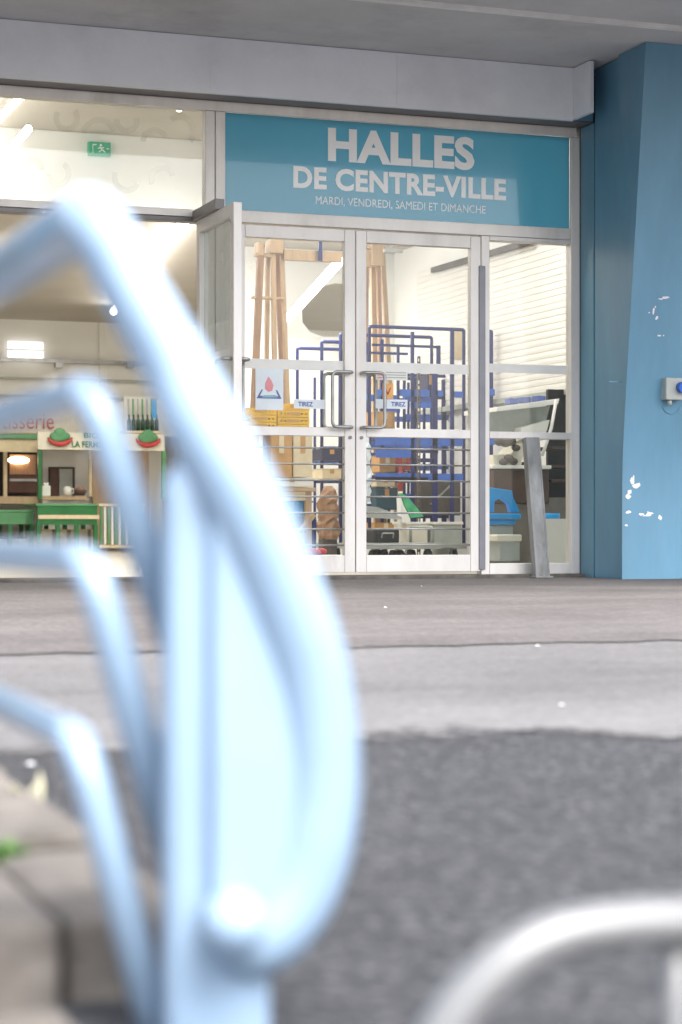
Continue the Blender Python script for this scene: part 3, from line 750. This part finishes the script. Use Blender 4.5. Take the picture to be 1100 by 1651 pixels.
# a table carrying the crates and cartons
tb = thing('trestle_table', (at(445,0,3.2).x,3.25,.012), 'pale wooden table under the crates and cartons behind the left door', 'table')
a = at(385,0,3.0).x; b = at(506,0,3.0).x; zt_ = at(445,786,3.0).z
MB().box(a,b,2.95,3.6,zt_-.03,zt_).build('table_top','wood_pale',tb,.004)
MB().box(a+.03,b-.03,2.98,3.0,zt_-.10,zt_-.031).build('apron','card_pale',tb)
for x_ in (a+.05,b-.05):
    for y_ in (3.0,3.5): MB().bar((x_,y_,.012),(x_,y_,zt_-.031),.05).build('leg','wood_pale',tb)
carton(402,700,424,786,3.0,.35,'card_pale','narrow pale carton at the left end of the table')
carton(437,699,471,770,2.97,.3,'card','orange brown carton with taped front on the table')
carton(473,699,504,769,3.0,.35,'card_pale','pale yellow carton right of the orange brown carton on the table')
carton(436,771,506,785,2.98,.35,'tape_white','flat white carton under the orange brown one')
# tub under the table
t, a, b, z0, z1 = simple('blue_tub', 476,808,503,832,3.05,.3,'cyan_plastic','bright blue plastic tub under the table behind the left door','tub')
MB().box(a,b,3.05,3.35,z0,z1).build('body','cyan_plastic',t,.015); MB().box(a-.01,b+.01,3.04,3.36,z1-.012,z1+.004).build('rim','cyan_plastic',t,.004)
MB().box(a,b,3.1,3.35,.012,z0-.002).build('stand','brown_mid',t)
# brown sack and red cloth
t, a, b, z0, z1 = simple('brown_sack', 527,783,550,870,4.4,.3,'wood','crumpled brown sack beside the blue cage','sack')
crumple(a-.03,b+.05,4.42,4.72,z0,z1,3).build('body','wood',t)
MB().box(a,b,4.5,4.62,.012,z0+.01).build('stand','tarp',t)
t, a, b, z0, z1 = simple('red_cloth', 503,880,526,896,2.2,.2,'red','red cloth lying near the floor behind the left door','cloth')
mb = MB(); 
for k in range(4): mb.ball((a+(b-a)*k/3,2.3,z0+.02+.012*(k%2)), .04, (1,1.4,.6), 10, 6)
mb.build('cloth_body','red',t)
MB().box(a-.05,b+.15,2.2,2.42,.012,z0+.004).build('board','tape_white',t)
t, a, b, z0, z1 = simple('blue_sheet', 470,838,503,890,3.4,.1,'navy','crumpled dark blue sheet under the table','sheet')
mb = MB(); 
for k in range(5): mb.bar((a+(b-a)*k/4,3.4+.03*(k%2),.015),(a+(b-a)*k/4+.03,3.45,z1),.05,.02)
mb.build('folds','navy',t)
t = thing('wooden_plank', at(500,860,2.9), 'pale wooden plank leaning diagonally under the table', 'plank')
MB().bar(at(484,858,2.85), at(505,830,2.85), .09,.025).build('board','wood_pale',t)
MB().bar(at(484,858,2.87), Vector((at(470,0,2.87).x,2.87,.013)), .09,.025).build('board','wood_pale',t)

# tall wooden frames
def wood_frame(legs, block, beam, Y, label):
    c = at(block[0],0,Y)
    t = thing('wooden_trestle', (c.x,Y,.012), label, 'wooden frame', 'tall wooden trestle frames behind the doors')
    for (pt, pb, w_, m_, dy) in legs:
        p = at(pt[0],pt[1],Y+dy); q_ = at(pb[0],pb[1],Y+dy)
        dd = (q_-p); e_ = p+dd*((.012-p.z)/dd.z)
        MB().bar(e_, p, w_*.72, .045).build('leg', m_, t, .004)
    for (x0,y0,x1,y1,dy) in block[2]:
        mb = MB(); pbox(mb,x0,y0,x1,y1,Y-.05+dy,.12); mb.build('top_block','wood_pale',t,.005)
    for (x0,y0,x1,y1) in beam:
        mb = MB(); pbox(mb,x0,y0,x1,y1,Y-.02,.06); mb.build('cross_beam','wood_pale',t,.004)
    return t
wood_frame([((421,395),(412,600),.075,'wood',.0),((432,392),(430,600),.045,'wood_pale',.12),((440,392),(443,600),.05,'wood_pale',.0),((447,392),(455,600),.06,'wood',.14),((454,392),(462,600),.045,'wood_pale',.03)],
    (440,0,[(436,386,457,408,0),(417,390,426,412,.02)]), [(458,404,552,421),(408,478,458,482),(412,408,440,414)], 4.0, 'tall wooden frame with legs drawn together at the top, behind the left glass door')
wood_frame([((591,400),(588,600),.06,'wood',.0),((601,398),(604,600),.07,'wood_pale',.12),((609,398),(614,600),.05,'wood',.0),((616,398),(627,600),.06,'wood_pale',.14)],
    (605,0,[(600,392,619,428,0),(585,402,601,430,.02)]), [], 5.5, 'tall wooden frame behind the right glass door, its top under a thin rod')
t = thing('blue_hook', at(517,385,4.0), 'short blue strap hung over the cross beam behind the left glass door', 'strap')
mb = MB(); pbox(mb,514,384,520,421,3.95,.012); mb.build('strap_body','navy',t)
t = thing('thin_rod', at(630,404,4.6), 'thin dark wall bracket beside the top of the right wooden frame', 'bracket')
MB().bar(at(619,404,4.6), at(649,405,4.6), .02,.03).bar(at(624,402,4.6), at(641,391,4.6), .012).build('bracket_arm','steel',t)
t = thing('wall_plate', at(692,538,6.9), 'small grey lettered plate on the white wall above the blue cage', 'plate')
mb = MB(); pbox(mb,684,533,706,543,6.86,.03); mb.build('plate_body','grey_plastic',t,.004)
# items on the big cage
carton(605,664,637,690,4.75,.4,'card','orange carton on the upper shelf of the blue roll cage')
carton(612,735,638,761,4.75,.4,'card','orange carton on the middle shelf of the blue roll cage')
carton(607,773,637,785,4.75,.4,'card_pale','shallow pale carton on the lower shelf of the blue roll cage')
carton(604,843,641,861,4.75,.4,'card','wide tan carton low in the blue roll cage')
carton(640,735,664,758,4.9,.3,'red','dark red carton beside the orange one on the middle shelf')
roll_cage(652,744,606,872,5.6,.4,
    [(668,610,868,.045),(684,612,868,.022),(716,612,868,.045)],
    [(652,744,640,.03),(652,744,672,.05),(652,744,720,.06),(652,744,752,.05),(652,744,800,.05),(652,744,832,.04)],
    'shorter dark blue cage standing behind the tall one, on the right')
mat('teal_box', (.01,.07,.11), .4, 0, .2, 8); mat('navy_box', (.01,.015,.07), .4, 0, .2, 8)
carton(607,787,641,822,4.72,.4,'teal_box','dark teal box between the cartons of the blue roll cage','storage_box')
carton(640,760,668,778,4.72,.4,'navy_box','dark navy box beside the red bottle','storage_box')
carton(520,724,551,742,5.2,.4,'navy_box','dark navy box on the shelf of the half hidden cage','storage_box')
carton(520,756,551,772,5.2,.4,'card_pale','pale carton on the shelf of the half hidden cage')
carton(690,604,700,640,5.0,.2,'navy_box','narrow upright navy box high in the tall roll cage','storage_box')
carton(610,700,664,709,4.75,.35,'navy_box','flat navy box under the upper orange carton','storage_box')
carton(668,846,700,872,5.1,.3,'tarp','dark carton at the back of the roll cage foot')
t, a, b, z0, z1 = simple('red_bottle', 644,748,652,792,4.65,.06,'red','tall red bottle in the roll cage above the green sack','bottle')
MB().tube([((a+b)/2,4.68,z0),((a+b)/2,4.68,z0+.16),((a+b)/2,4.68,z0+.19),((a+b)/2,4.68,z1)], .024, 12, True, [.024,.024,.011,.011]).build('body','red',t)
t, a, b, z0, z1 = simple('plastic_bag', 585,700,606,812,3.9,.2,'bag_white','long pale blue plastic bag hanging at the left of the cage','bag')
crumple(a,b,3.92,4.08,z0,z1,5,16).build('body','bag_white',t)
t, a, b, z0, z1 = simple('film_sheet', 585,818,648,836,3.9,.4,'bag_white','glossy folded blue sheet sloping across the cage base','sheet')
mb = MB(); mb.add([at(585,815,4.0),at(610,818,3.98),at(632,826,4.0),at(648,834,4.02),at(648,838,4.3),at(620,836,4.32),at(585,834,4.3),at(585,824,4.3)], [(0,1,6,7),(1,2,5,6),(2,3,4,5)]); mb.build('folds','bag_white',t)
t, a, b, z0, z1 = simple('green_sack', 646,795,682,834,4.3,.2,'bag_green','green and white sack leaning in front of the dark panel','sack')
mb = MB().prism([(q_.x,q_.z) for q_ in (at(647,795,4.3),at(655,800,4.3),at(668,815,4.3),at(682,833,4.3),at(662,835,4.3),at(652,815,4.3))],4.28,4.36); mb.build('green_side','bag_green',t)
mb = MB().prism([(q_.x,q_.z) for q_ in (at(645,800,4.3),at(651,816,4.3),at(661,836,4.3),at(664,886,4.3),at(649,886,4.3),at(646,840,4.3))],4.29,4.38); mb.build('white_side','tape_white',t)
t, a, b, z0, z1 = simple('dark_board', 672,764,746,831,4.9,.05,'tarp','dark brown board standing inside the blue roll cage','board')
MB().box(a,b,4.95,5.0,z0,z1).build('board','tarp',t); MB().bar((a+.15,4.94,z0+.1),(b-.1,4.94,z1-.1),.03,.012).build('brace','grey_plastic',t)
t, a, b, z0, z1 = simple('cork_panel', 732,531,746,580,4.85,.05,'card_pale','small tan panel at the top right corner of the roll cage','panel')
MB().box(a,b,4.85,4.9,z0,z1).build('panel_body','card_pale',t)
for (p0,p1,lab,Yy) in ((655,690,'left pale bin at the foot of the roll cage',4.2),(700,745,'right pale bin at the foot of the roll cage',4.25)):
    t, a, b, z0, z1 = simple('pale_bin', p0,842,p1,884,Yy,.3,'int_wall',lab,'bin','pale bins at the foot of the roll cage')
    MB().box(a,b,Yy,Yy+.3,z0,z1).build('body','grey_plastic' if p0>695 else 'cream',t,.01); MB().box(a-.01,b+.01,Yy-.01,Yy+.31,z1-.02,z1+.003).build('rim','tape_white',t,.004)
t, a, b, z0, z1 = simple('flat_trolley', 585,862,714,905,3.6,.5,'grey_plastic','low grey flat trolley with black load behind the right door','trolley')
MB().box(a,b,3.6,4.15,.15,.20).build('deck','grey_plastic',t,.006)
for x_ in (a+.02,a+.62): MB().tube(arc_path([(x_,3.62,.2),(x_,3.62,.33),(x_,4.1,.33),(x_,4.1,.2)],.03),.014,8).build('side_rail','grey_plastic',t)
for x_ in (a+.12,a+.3,b-.35,b-.1):
    for y_ in (3.68,4.05): MB().tube([(x_-.02,y_,.077),(x_+.02,y_,.077)], .065, 14).build('wheel','rubber',t)
ld = at(604,0,3.65).x; le = at(645,0,3.65).x
t = thing('black_case', ((ld+le)/2,3.8,.2), 'black case lying on the flat trolley', 'case'); MB().box(ld,le,3.66,3.95,.202,.31).build('body','dark',t,.01)
MB().tube(arc_path([((ld+le)/2-.05,3.65,.24),((ld+le)/2-.05,3.63,.28),((ld+le)/2+.05,3.63,.28),((ld+le)/2+.05,3.65,.24)],.01),.006,6).build('handle','grey_plastic',t)

# ---- behind the fixed pane: display counter, dark shelf, cyan trestle
Yc = 2.6
t = thing('display_counter', (at(850,0,Yc).x,Yc+.4,.012), 'white refrigerated display counter with curved glass on a brown base', 'counter')
a = at(797,0,Yc).x; b = at(886,0,Yc).x; zb = at(840,756,Yc).z; zt_ = at(840,655,Yc).z
MB().box(a,b,Yc,Yc+.3,at(840,812,Yc).z,zb-.002).build('base','brown_mid',t,.01)
MB().box(a-.02,b+.0,Yc+.03,Yc+.28,.012,at(840,812,Yc).z-.002).build('plinth','plinth_grey',t)
MB().box(a-.02,b+.01,Yc-.02,Yc+.3,zb,zb+.03).build('front_rail','tape_white',t,.006)
MB().prism([(q_.x,q_.z) for q_ in (at(797,733,Yc),at(825,732,Yc),at(842,715,Yc),at(880,700,Yc),at(880,708,Yc),at(850,720,Yc),at(842,752,Yc),at(797,752,Yc))],Yc+.02,Yc+.3).build('body_panel','cream',t,.005)
MB().prism([(q_.x,q_.z) for q_ in (at(838,690,Yc),at(885,677,Yc),at(880,696,Yc),at(838,706,Yc))],Yc-.02,Yc+.3).build('tray','tape_white',t,.004)
MB().prism([(q_.x,q_.z) for q_ in (at(797,657,Yc),at(898,643,Yc),at(896,652,Yc),at(797,664,Yc))],Yc-.05,Yc+.6).build('top_shelf','int_white',t,.004)
MB().prism([(q_.x,q_.z) for q_ in (at(797,664,Yc),at(896,653,Yc),at(886,690,Yc),at(797,700,Yc))],Yc+.1,Yc+.12).build('curved_glass','grey_plastic',t)
MB().tube([at(897,645,Yc-.06),at(889,690,Yc-.06),at(882,712,Yc-.06),at(874,735,Yc-.06)], .014, 8).build('side_profile','tape_white',t)
for k, px in enumerate((822,842,866)): 
    mb = MB(); pbox(mb,px,642-k*2,px+14,651-k*2,Yc+.2,.1); mb.build('price_holder','poster_blue',t,.003)
for k, (px, py) in enumerate(((806,712),(815,714),(824,712),(832,722),(820,738),(812,745),(828,744))):
    c = at(px,py,Yc-.01); MB().ball(c, .05 if k < 3 else .04, (1,.6,.7), 10, 6).build('tray_goods','tarp',t)
ds = thing('dark_cupboard', (at(905,0,Yc).x,Yc,.012), 'dark brown open cupboard right of the display counter', 'cupboard')
a = at(886,0,Yc).x; b = XS-.03
a2 = at(797,0,3.6).x
MB().box(a2, b, 3.6, 3.65, at(840,812,3.6).z, at(840,745,3.6).z).build('back_panel','brown_mid',ds)
MB().box(at(884,0,3.02).x,2.96,3.02,3.06,at(900,812,3.02).z,1.452).build('back_panel','dark',ds)
for yy in (722,752,775): 
    z_ = at(895,yy,Yc).z; MB().box(at(889,0,Yc).x,min(b,at(912,0,Yc).x),Yc,Yc+.4,z_-.012,z_+.012).build('shelf','brown_mid',ds,.003)
MB().box(a,min(b,at(930,0,Yc).x),Yc+.03,Yc+.38,.012,at(900,802,Yc).z).build('plinth','plinth_grey',ds)
ct = thing('cyan_trestle', (at(812,0,1.9).x,1.9,.012), 'bright cyan blue plastic stand with arched legs behind the fixed pane', 'stand')
mb = MB().prism([(q_.x,q_.z) for q_ in (at(786,785,1.9),at(826,791,1.9),at(828,802,1.9),at(834,815,1.9),at(838,826,1.9),at(824,826,1.9),at(820,812,1.9),at(808,803,1.9),at(798,808,1.9),at(797,826,1.9),at(786,826,1.9))],1.9,1.96); mb.build('arched_leg','cyan_plastic',ct,.004)
mb = MB(); pbox(mb,784,828,841,837,1.85,.35); mb.build('tray','cyan_plastic',ct,.01)
mb = MB(); pbox(mb,788,838,832,846,1.9,.3); mb.build('tray_base','cyan_plastic',ct,.01)
mb = MB(); pbox(mb,792,847,828,905,1.95,.2); mb.build('foot','grey_plastic',ct,.01)
cd = thing('cyan_dish', at(886,832,1.9), 'flat cyan blue dish on the grey plinth right of the steel post', 'dish')
c = at(887,832,2.0); MB().tube([c+Vector((0,0,-.02)),c+Vector((0,0,.02))], .075, 20).build('dish_body','cyan_plastic',cd)
MB().box(c.x-.1,c.x+.12,1.9,2.1,.012,c.z-.021).build('block','int_wall',cd)
t = thing('white_tray', at(822,870,1.5), 'cream tray on the floor behind the fixed pane', 'tray')
mb = MB(); pbox(mb,802,862,842,873,1.5,.3); mb.build('tray_body','cream',t,.01); mb=MB(); pbox(mb,806,874,838,904,1.53,.24); mb.build('stand','grey_plastic',t)

# ------------------------------------------------------------------ market stalls at the far end
YS2 = 13.6
def pb(name, px0, py0, px1, py1, Y, D, m, par, bevel=0): mb = MB(); pbox(mb,px0,py0,px1,py1,Y,D); return mb.build(name, m, par, bevel)
s1 = thing('market_stall', at(160,880,YS2), 'stall with a cream banner, green posts and a red and green salad emblem', 'market stall')
pb('banner',61,698,266,726,YS2,.05,'cream',s1,.004)
pb('post',62,727,68,805,YS2,.06,'green',s1); pb('post',262,727,268,805,YS2,.06,'green_pale',s1); pb('post',144,727,149,800,YS2+.5,.06,'card_pale',s1)
pb('back_panel',69,727,262,882,YS2+1.6,.05,'int_wall',s1); pb('side_panel',150,727,240,884,YS2+1.2,.05,'wood_pale',s1)
pb('door_frame',79,753,121,805,YS2+1.55,.03,'brown_mid',s1); pb('door_leaf',81,756,95,805,YS2+1.5,.03,'brown',s1); pb('door_leaf',96,756,117,805,YS2+1.5,.03,'grey_plastic',s1)
for cx, cy in ((97,706),(239,708)):
    c = at(cx,cy,YS2-.02); mb = MB(); [mb.ball(c+Vector((dx_,0,dz_)), r_, (1.1,.2,.9), 10, 6) for dx_, dz_, r_ in ((-.07,.02,.06),(.0,.06,.075),(.07,.02,.06),(-.03,-.01,.06),(.04,.0,.05))]; mb.build('lettuce_emblem','green_pale',s1)
    pts = []
    for k in range(9):
        al = R(190+160*k/8); g = at(cx+20*math.cos(al), cy-3-13*math.sin(al), YS2-.04); pts.append(g)
    MB().tube(pts, .045, 8, True, [.01,.02,.028,.032,.034,.032,.028,.02,.01]).build('bowl_emblem','red',s1)
text('lettering','BIO', at(136,706,YS2-.01), .2, .07,'green',s1,.02,YS2-.012); text('lettering','LA FERME', at(116,721,YS2-.01), .40, .08,'green',s1,.02,YS2-.012)
s2 = thing('rotisserie_stall', at(20,880,YS2+.4), 'dark stall with red script sign over a warmly lit oven', 'market stall')
pb('sign_board',-120,652,140,697,YS2+.6,.05,'ghost',s2); pb('awning_edge',-120,699,60,706,YS2+.3,.1,'green_pale',s2); pb('beam',-120,708,60,728,YS2+.35,.05,'card_pale',s2)
pb('back_panel',-120,728,60,805,YS2+1.6,.05,'dark',s2); pb('oven_body',14,735,60,795,YS2+1.0,.3,'brown',s2,.01)
pb('oven_rail',16,772,60,776,YS2+.98,.03,'steel',s2); pb('oven_pillar',6,728,12,802,YS2+.8,.05,'card_pale',s2)
o = MB().ball(at(30,742,YS2+.98), .09, (1.6,.5,.5)).build('hood_light','warm_light',s2)
pb('copper_hood',16,733,58,765,YS2+.985,.03,'wood',s2)
tx = text('script_lettering','Rotisserie', at(-30,690,YS2+.58), .95, .22,'red',s2,.0,YS2+.585)
text('small_lettering','Grillades', at(4,664,YS2+.58), .42, .11,'red',s2,.0,YS2+.585)
pb('counter_shelf',-120,800,62,812,YS2+.2,.5,'wood_pale',s2)
def table(px0, px1, pyt, pym, Y, D, m1, m2, label, stripe):
    c = at((px0+px1)/2,0,Y); t = thing('stall_table', (c.x,Y+D/2,.012), label, 'table', 'green market tables')
    a = at(px0,0,Y).x; b = at(px1,0,Y).x; zt_ = at((px0+px1)/2,pyt,Y).z; zm = at((px0+px1)/2,pym,Y).z
    MB().box(a,b,Y,Y+D,zt_-.03,zt_).build('table_top',m1,t,.005)
    MB().box(a+.02,b-.02,Y+.01,Y+.04,zm,zt_-.031).build('apron',m2,t)
    if stripe: MB().box(a+.03,b-.0,Y-.01,Y+.008,(zm+zt_)/2-.06,(zm+zt_)/2-.01).build('stripe','card_pale',t)
    for k in range(4):
        x_ = a+.04+(b-a-.08)*k/3
        for y_ in (Y+.03,Y+D-.05): MB().bar((x_,y_,.012),(x_,y_,zm-.001),.05).build('leg','green',t)
    return t
table(58,160,812,846,YS2-.6,.8,'green_pale','green','dark green table with a beige stripe in front of the stall',True)
table(-60,57,822,845,YS2-.2,.8,'green_pale','green_pale','paler green table at the left edge, in front of the oven',False)
for k, px in enumerate((5,22,40)):
    t = thing('white_tub', at(px,870,YS2), ['left','middle','right'][k]+' white tub under the paler green table', 'tub', 'white tubs under the green table')
    c = at(px,0,YS2).x; MB().tube([(c,YS2+.1,.013),(c,YS2+.1,.18)], .07, 12, True, [.055,.07]).build('body','bag_white',t)
    MB().tube([(c,YS2+.1,.181),(c,YS2+.1,.195)], .076, 12).build('rim','poster_blue',t)
for k, (p0,p1) in enumerate(((68,84),(90,108),(115,142),(147,158))):
    t = thing('wooden_crate', at((p0+p1)/2,880,YS2-.2), ['first','second','third','fourth'][k]+' crate from the left under the striped green table', 'crate', 'crates under the green table')
    a = at(p0,0,YS2-.2).x; b = at(p1,0,YS2-.2).x
    for j in range(3): MB().box(a,b,YS2-.2,YS2-.18,.02+j*.10,.105+j*.10).build('slat','card_pale',t)
    MB().box(a,b,YS2-.178,YS2+.05,.013,.30).build('body','card_pale',t)
t = thing('striped_screen', at(183,882,YS2-.5), 'white and pale green striped screen right of the green table', 'screen')
pb('screen_frame',160,812,235,816,YS2-.52,.08,'card_pale',t); pb('foot_rail',160,879,235,883,YS2-.52,.08,'card_pale',t)
for k in range(12): 
    px = 162+k*6; pb('slat',px,817,px+3.4,878,YS2-.5,.03,'int_white' if k%2 else 'green_pale',t)
t = thing('cash_machine', at(76,800,YS2+.2), 'small white scale on the stall counter behind the green table', 'scale'); pb('body',68,783,82,800,YS2+.1,.2,'tape_white',t,.01); pb('display',71,778,79,783,YS2+.15,.05,'tape_white',t,.01)
pb('foot',68,800,140,806,YS2+.1,.3,'wood_pale',t)
t = thing('white_jug', at(109,800,YS2+.2), 'white round jug on the stall counter', 'jug'); c = at(109,799,YS2+.2); MB().tube([c,c+Vector((0,0,.09)),c+Vector((0,0,.12))], .05, 12, True, [.05,.055,.03]).build('body','tape_white',t)
MB().tube(arc_path([c+Vector((.05,0,.03)),c+Vector((.08,0,.03)),c+Vector((.08,0,.09)),c+Vector((.05,0,.09))],.01),.008,6).build('handle','tape_white',t)
t = thing('bread_basket', at(128,800,YS2+.2), 'brown basket on the stall counter right of the jug', 'basket'); c = at(129,799,YS2+.2)
MB().tube([c,c+Vector((0,0,.07))], .08, 14, True, [.06,.09]).build('bowl','brown_mid',t); MB().ball(c+Vector((0,0,.08)), .07, (1,1,.5)).build('bread','wood',t)
# hanging strips and bottles over the banner, right
bs = thing('bottle_shelf', at(230,696,YS2+.1), 'shelf over the cream banner for the dark bottles', 'shelf'); pb('board',200,695,262,698,YS2-.02,.3,'card_pale',bs); pb('backboard',200,640,262,694,YS2+.3,.02,'tape_white',bs)
for k in range(7):
    t = thing('wine_bottle', at(208+k*7.5,694,YS2+.1), ['first','second','third','fourth','fifth','sixth','seventh'][k]+' dark bottle from the left on the shelf over the cream banner', 'bottle', 'dark bottles over the cream banner')
    c = at(208+k*7.5,694.5,YS2+.1); MB().tube([c,c+Vector((0,0,.13)),c+Vector((0,0,.16)),c+Vector((0,0,.21))], .03, 10, True, [.028,.028,.012,.012]).build('body','bottle',t)
    pb('ribbon',206+k*7.5,643,208.6+k*7.5,672,YS2+.12,.01,'green_pale' if k%2 else 'grey_plastic',t)
t = thing('blue_banner', at(250,690,YS2), 'narrow bright blue hanging banner right of the bottles', 'banner'); pb('cloth',246,644,253,674,YS2-.03,.01,'cyan_plastic',t); pb('rod',244,642,256,644,YS2-.04,.03,'steel',t)

# ------------------------------------------------------------------ foreground: pale blue bike rack
RY = -10.38
rk = thing('bike_rack', (at(348,0,RY).x,RY,0), 'pale blue painted tubular rack with round post and bowed tube, close to the camera', 'bike rack')
P = lambda px, py, dy=0: at(px, py, RY+dy)
xp = at(348,0,RY-.036)
def flat_post(x, y, z1):
    mb = MB(); hw, hd, n = .0345, .0165, 28; rings = [(0,1),(z1-.03,1),(z1-.012,.96),(z1-.003,.8),(z1,.5)]; v = []
    for z, k in rings:
        for i in range(n):
            a = 2*math.pi*i/n; c, s_ = math.cos(a), math.sin(a)
            v.append((x+hw*k*math.copysign(abs(c)**.55, c), y+hd*k*math.copysign(abs(s_)**.55, s_), z))
    f = [(j*n+i, j*n+(i+1)%n, (j+1)*n+(i+1)%n, (j+1)*n+i) for j in range(4) for i in range(n)]+[tuple(range(4*n,5*n))]
    return mb.add(v, f, True)
flat_post(xp.x, RY-.036, at(350,745,RY).z).build('post','rack_blue',rk)
gp = [(P(x_,y_).x, P(x_,y_).z) for x_,y_ in ((300,745),(345,745),(398,830),(452,960),(495,1090),(508,1230),(500,1350),(470,1440),(300,1455))]
MB().prism(gp, RY-.066, RY-.040).build('gusset_plate','rack_blue',rk,.005)
def back(p, L): return Vector((p.x, p.y+L, p.z))
b1 = P(152,345)
head = arc_path([back(b1,1.05), b1, P(215,470,-.012)], .05, 8)[:-1]
body = spline([P(215,470,-.012), P(290,600,-.028), P(333,690,-.045), P(387,795,-.055), P(452,945,-.055), P(497,1085,-.052), P(514,1230,-.05), P(506,1345,-.05), P(480,1438,-.05), P(438,1500,-.05), P(398,1520,-.048)], 6)
pts = head+body; nh = len(head); nb = len(body)
rad = [.0215]*nh + [.0215+.0055*min(1, i/(nb*.35)) if i < nb*.7 else .027-.004*(i-nb*.7)/(nb*.3) for i in range(nb)]
MB().tube(pts, .0225, 20, 'round', rad).build('bowed_tube','rack_blue',rk)
bz = {}
for k, (bend, end) in enumerate((((150,628),(285,1040)), ((146,905),(287,1400)), ((128,1192),(290,1800)))):
    b_ = P(*bend); pts = arc_path([back(b_,1.05), b_, P(*end)], .035, 8)
    MB().tube(pts, .0125, 14).build('rail','rack_blue',rk)
k_ = P(378,1488,-.088); MB().ball(k_, .0205, (1,1,1), 20, 12).tube([k_, k_+Vector((0,.05,0))], .013, 12).build('knob','rack_blue',rk)
# far end post, off to the left
q_ = back(b1,1.05); flat_post(q_.x, q_.y, b1.z+.02).build('post','rack_blue',rk)

# low grey wheel hoop, lower right
hy0 = at(900,1480,-11.649+.95).y
def H(px, py, dy=0): return at(px, py, hy0+dy)
hp = thing('wheel_hoop', H(1100,1480).xy.to_3d(), 'low pale grey tubular hoop in the lower right corner', 'bike rack')
g0 = H(690,1690); g0.z = 0
a = H(1300,1500); b = a.copy(); b.z = 0
pts = spline([Vector((g0.x-.012,g0.y,0)), H(668,1800), H(712,1672), H(790,1575), H(880,1517), H(975,1495), H(1110,1487), H(1250,1500), H(1320,1580), H(1345,1800), Vector((H(1350,1800).x,hy0,0))], 7)
MB().tube(pts, .0128, 16).build('hoop','rack_white',hp)
c = H(1097,1490); MB().tube([(c.x,c.y+.004,c.z-.004),(c.x,c.y+.004,.12*.3),(c.x,c.y+.004,0)], .007, 12).build('support','rack_white',hp)

# ------------------------------------------------------------------ weeds and litter
def tuft(px, py, n, h, m, label, name, cat, spread=.05):
    c = atz(px,py,KZ-.012); t = thing(name, c, label, cat); rn = random.Random(n)
    mb = MB()
    for k in range(n):
        a = rn.uniform(0,6.28); l_ = h*rn.uniform(.5,1); o = Vector((rn.gauss(0,spread*.4), rn.gauss(0,spread*.4), 0)); dd = Vector((math.cos(a),math.sin(a),0))
        w_ = Vector((-dd.y,dd.x,0))*rn.uniform(.002,.005)
        p0 = c+o; p1 = p0+dd*l_*.25+Vector((0,0,l_*.6)); p2 = p0+dd*l_*.7+Vector((0,0,l_*.9))
        mb.add([p0-w_,p0+w_,p1+w_,p1-w_,p2], [(0,1,2,3),(3,2,4)])
    mb.build('blades', m, t)
tuft(4,1385,60,.016,'leaf','small bright green weed in a joint of the stone island','weed','weed',.018)
tuft(40,1300,7,.045,'straw','dry pale grass stalks on the stone island at the left edge','dry_grass','dry grass',.03)
for k, (px, py, s_, lab) in enumerate(((867,1041,.016,'white scrap of paper on the seam of the pavement'),(905,1136,.013,'small white scrap on the light concrete pavement'),(621,979,.016,'white scrap on the brown paving near the blue tube'),(50,1232,.018,'pale scrap on the asphalt by the stone island'),(680,945,.012,'tiny white scrap in front of the glass doors'))):
    c = atz(px,py,.012); s_ *= .42; rn = random.Random(k); n = 7
    v = [(c.x+s_*rn.uniform(.6,1.3)*math.cos(6.283*i/n), c.y+s_*rn.uniform(.8,1.6)*math.sin(6.283*i/n), .0105+rn.uniform(0,.003)) for i in range(n)]
    v.append((c.x,c.y,.012+s_*.45)); o = MB().add(v, [(i,(i+1)%n,n) for i in range(n)]+[tuple(range(n))]).build('paper_scrap','paper_bit'); tag(o, lab, 'litter', 'scraps of litter on the ground')
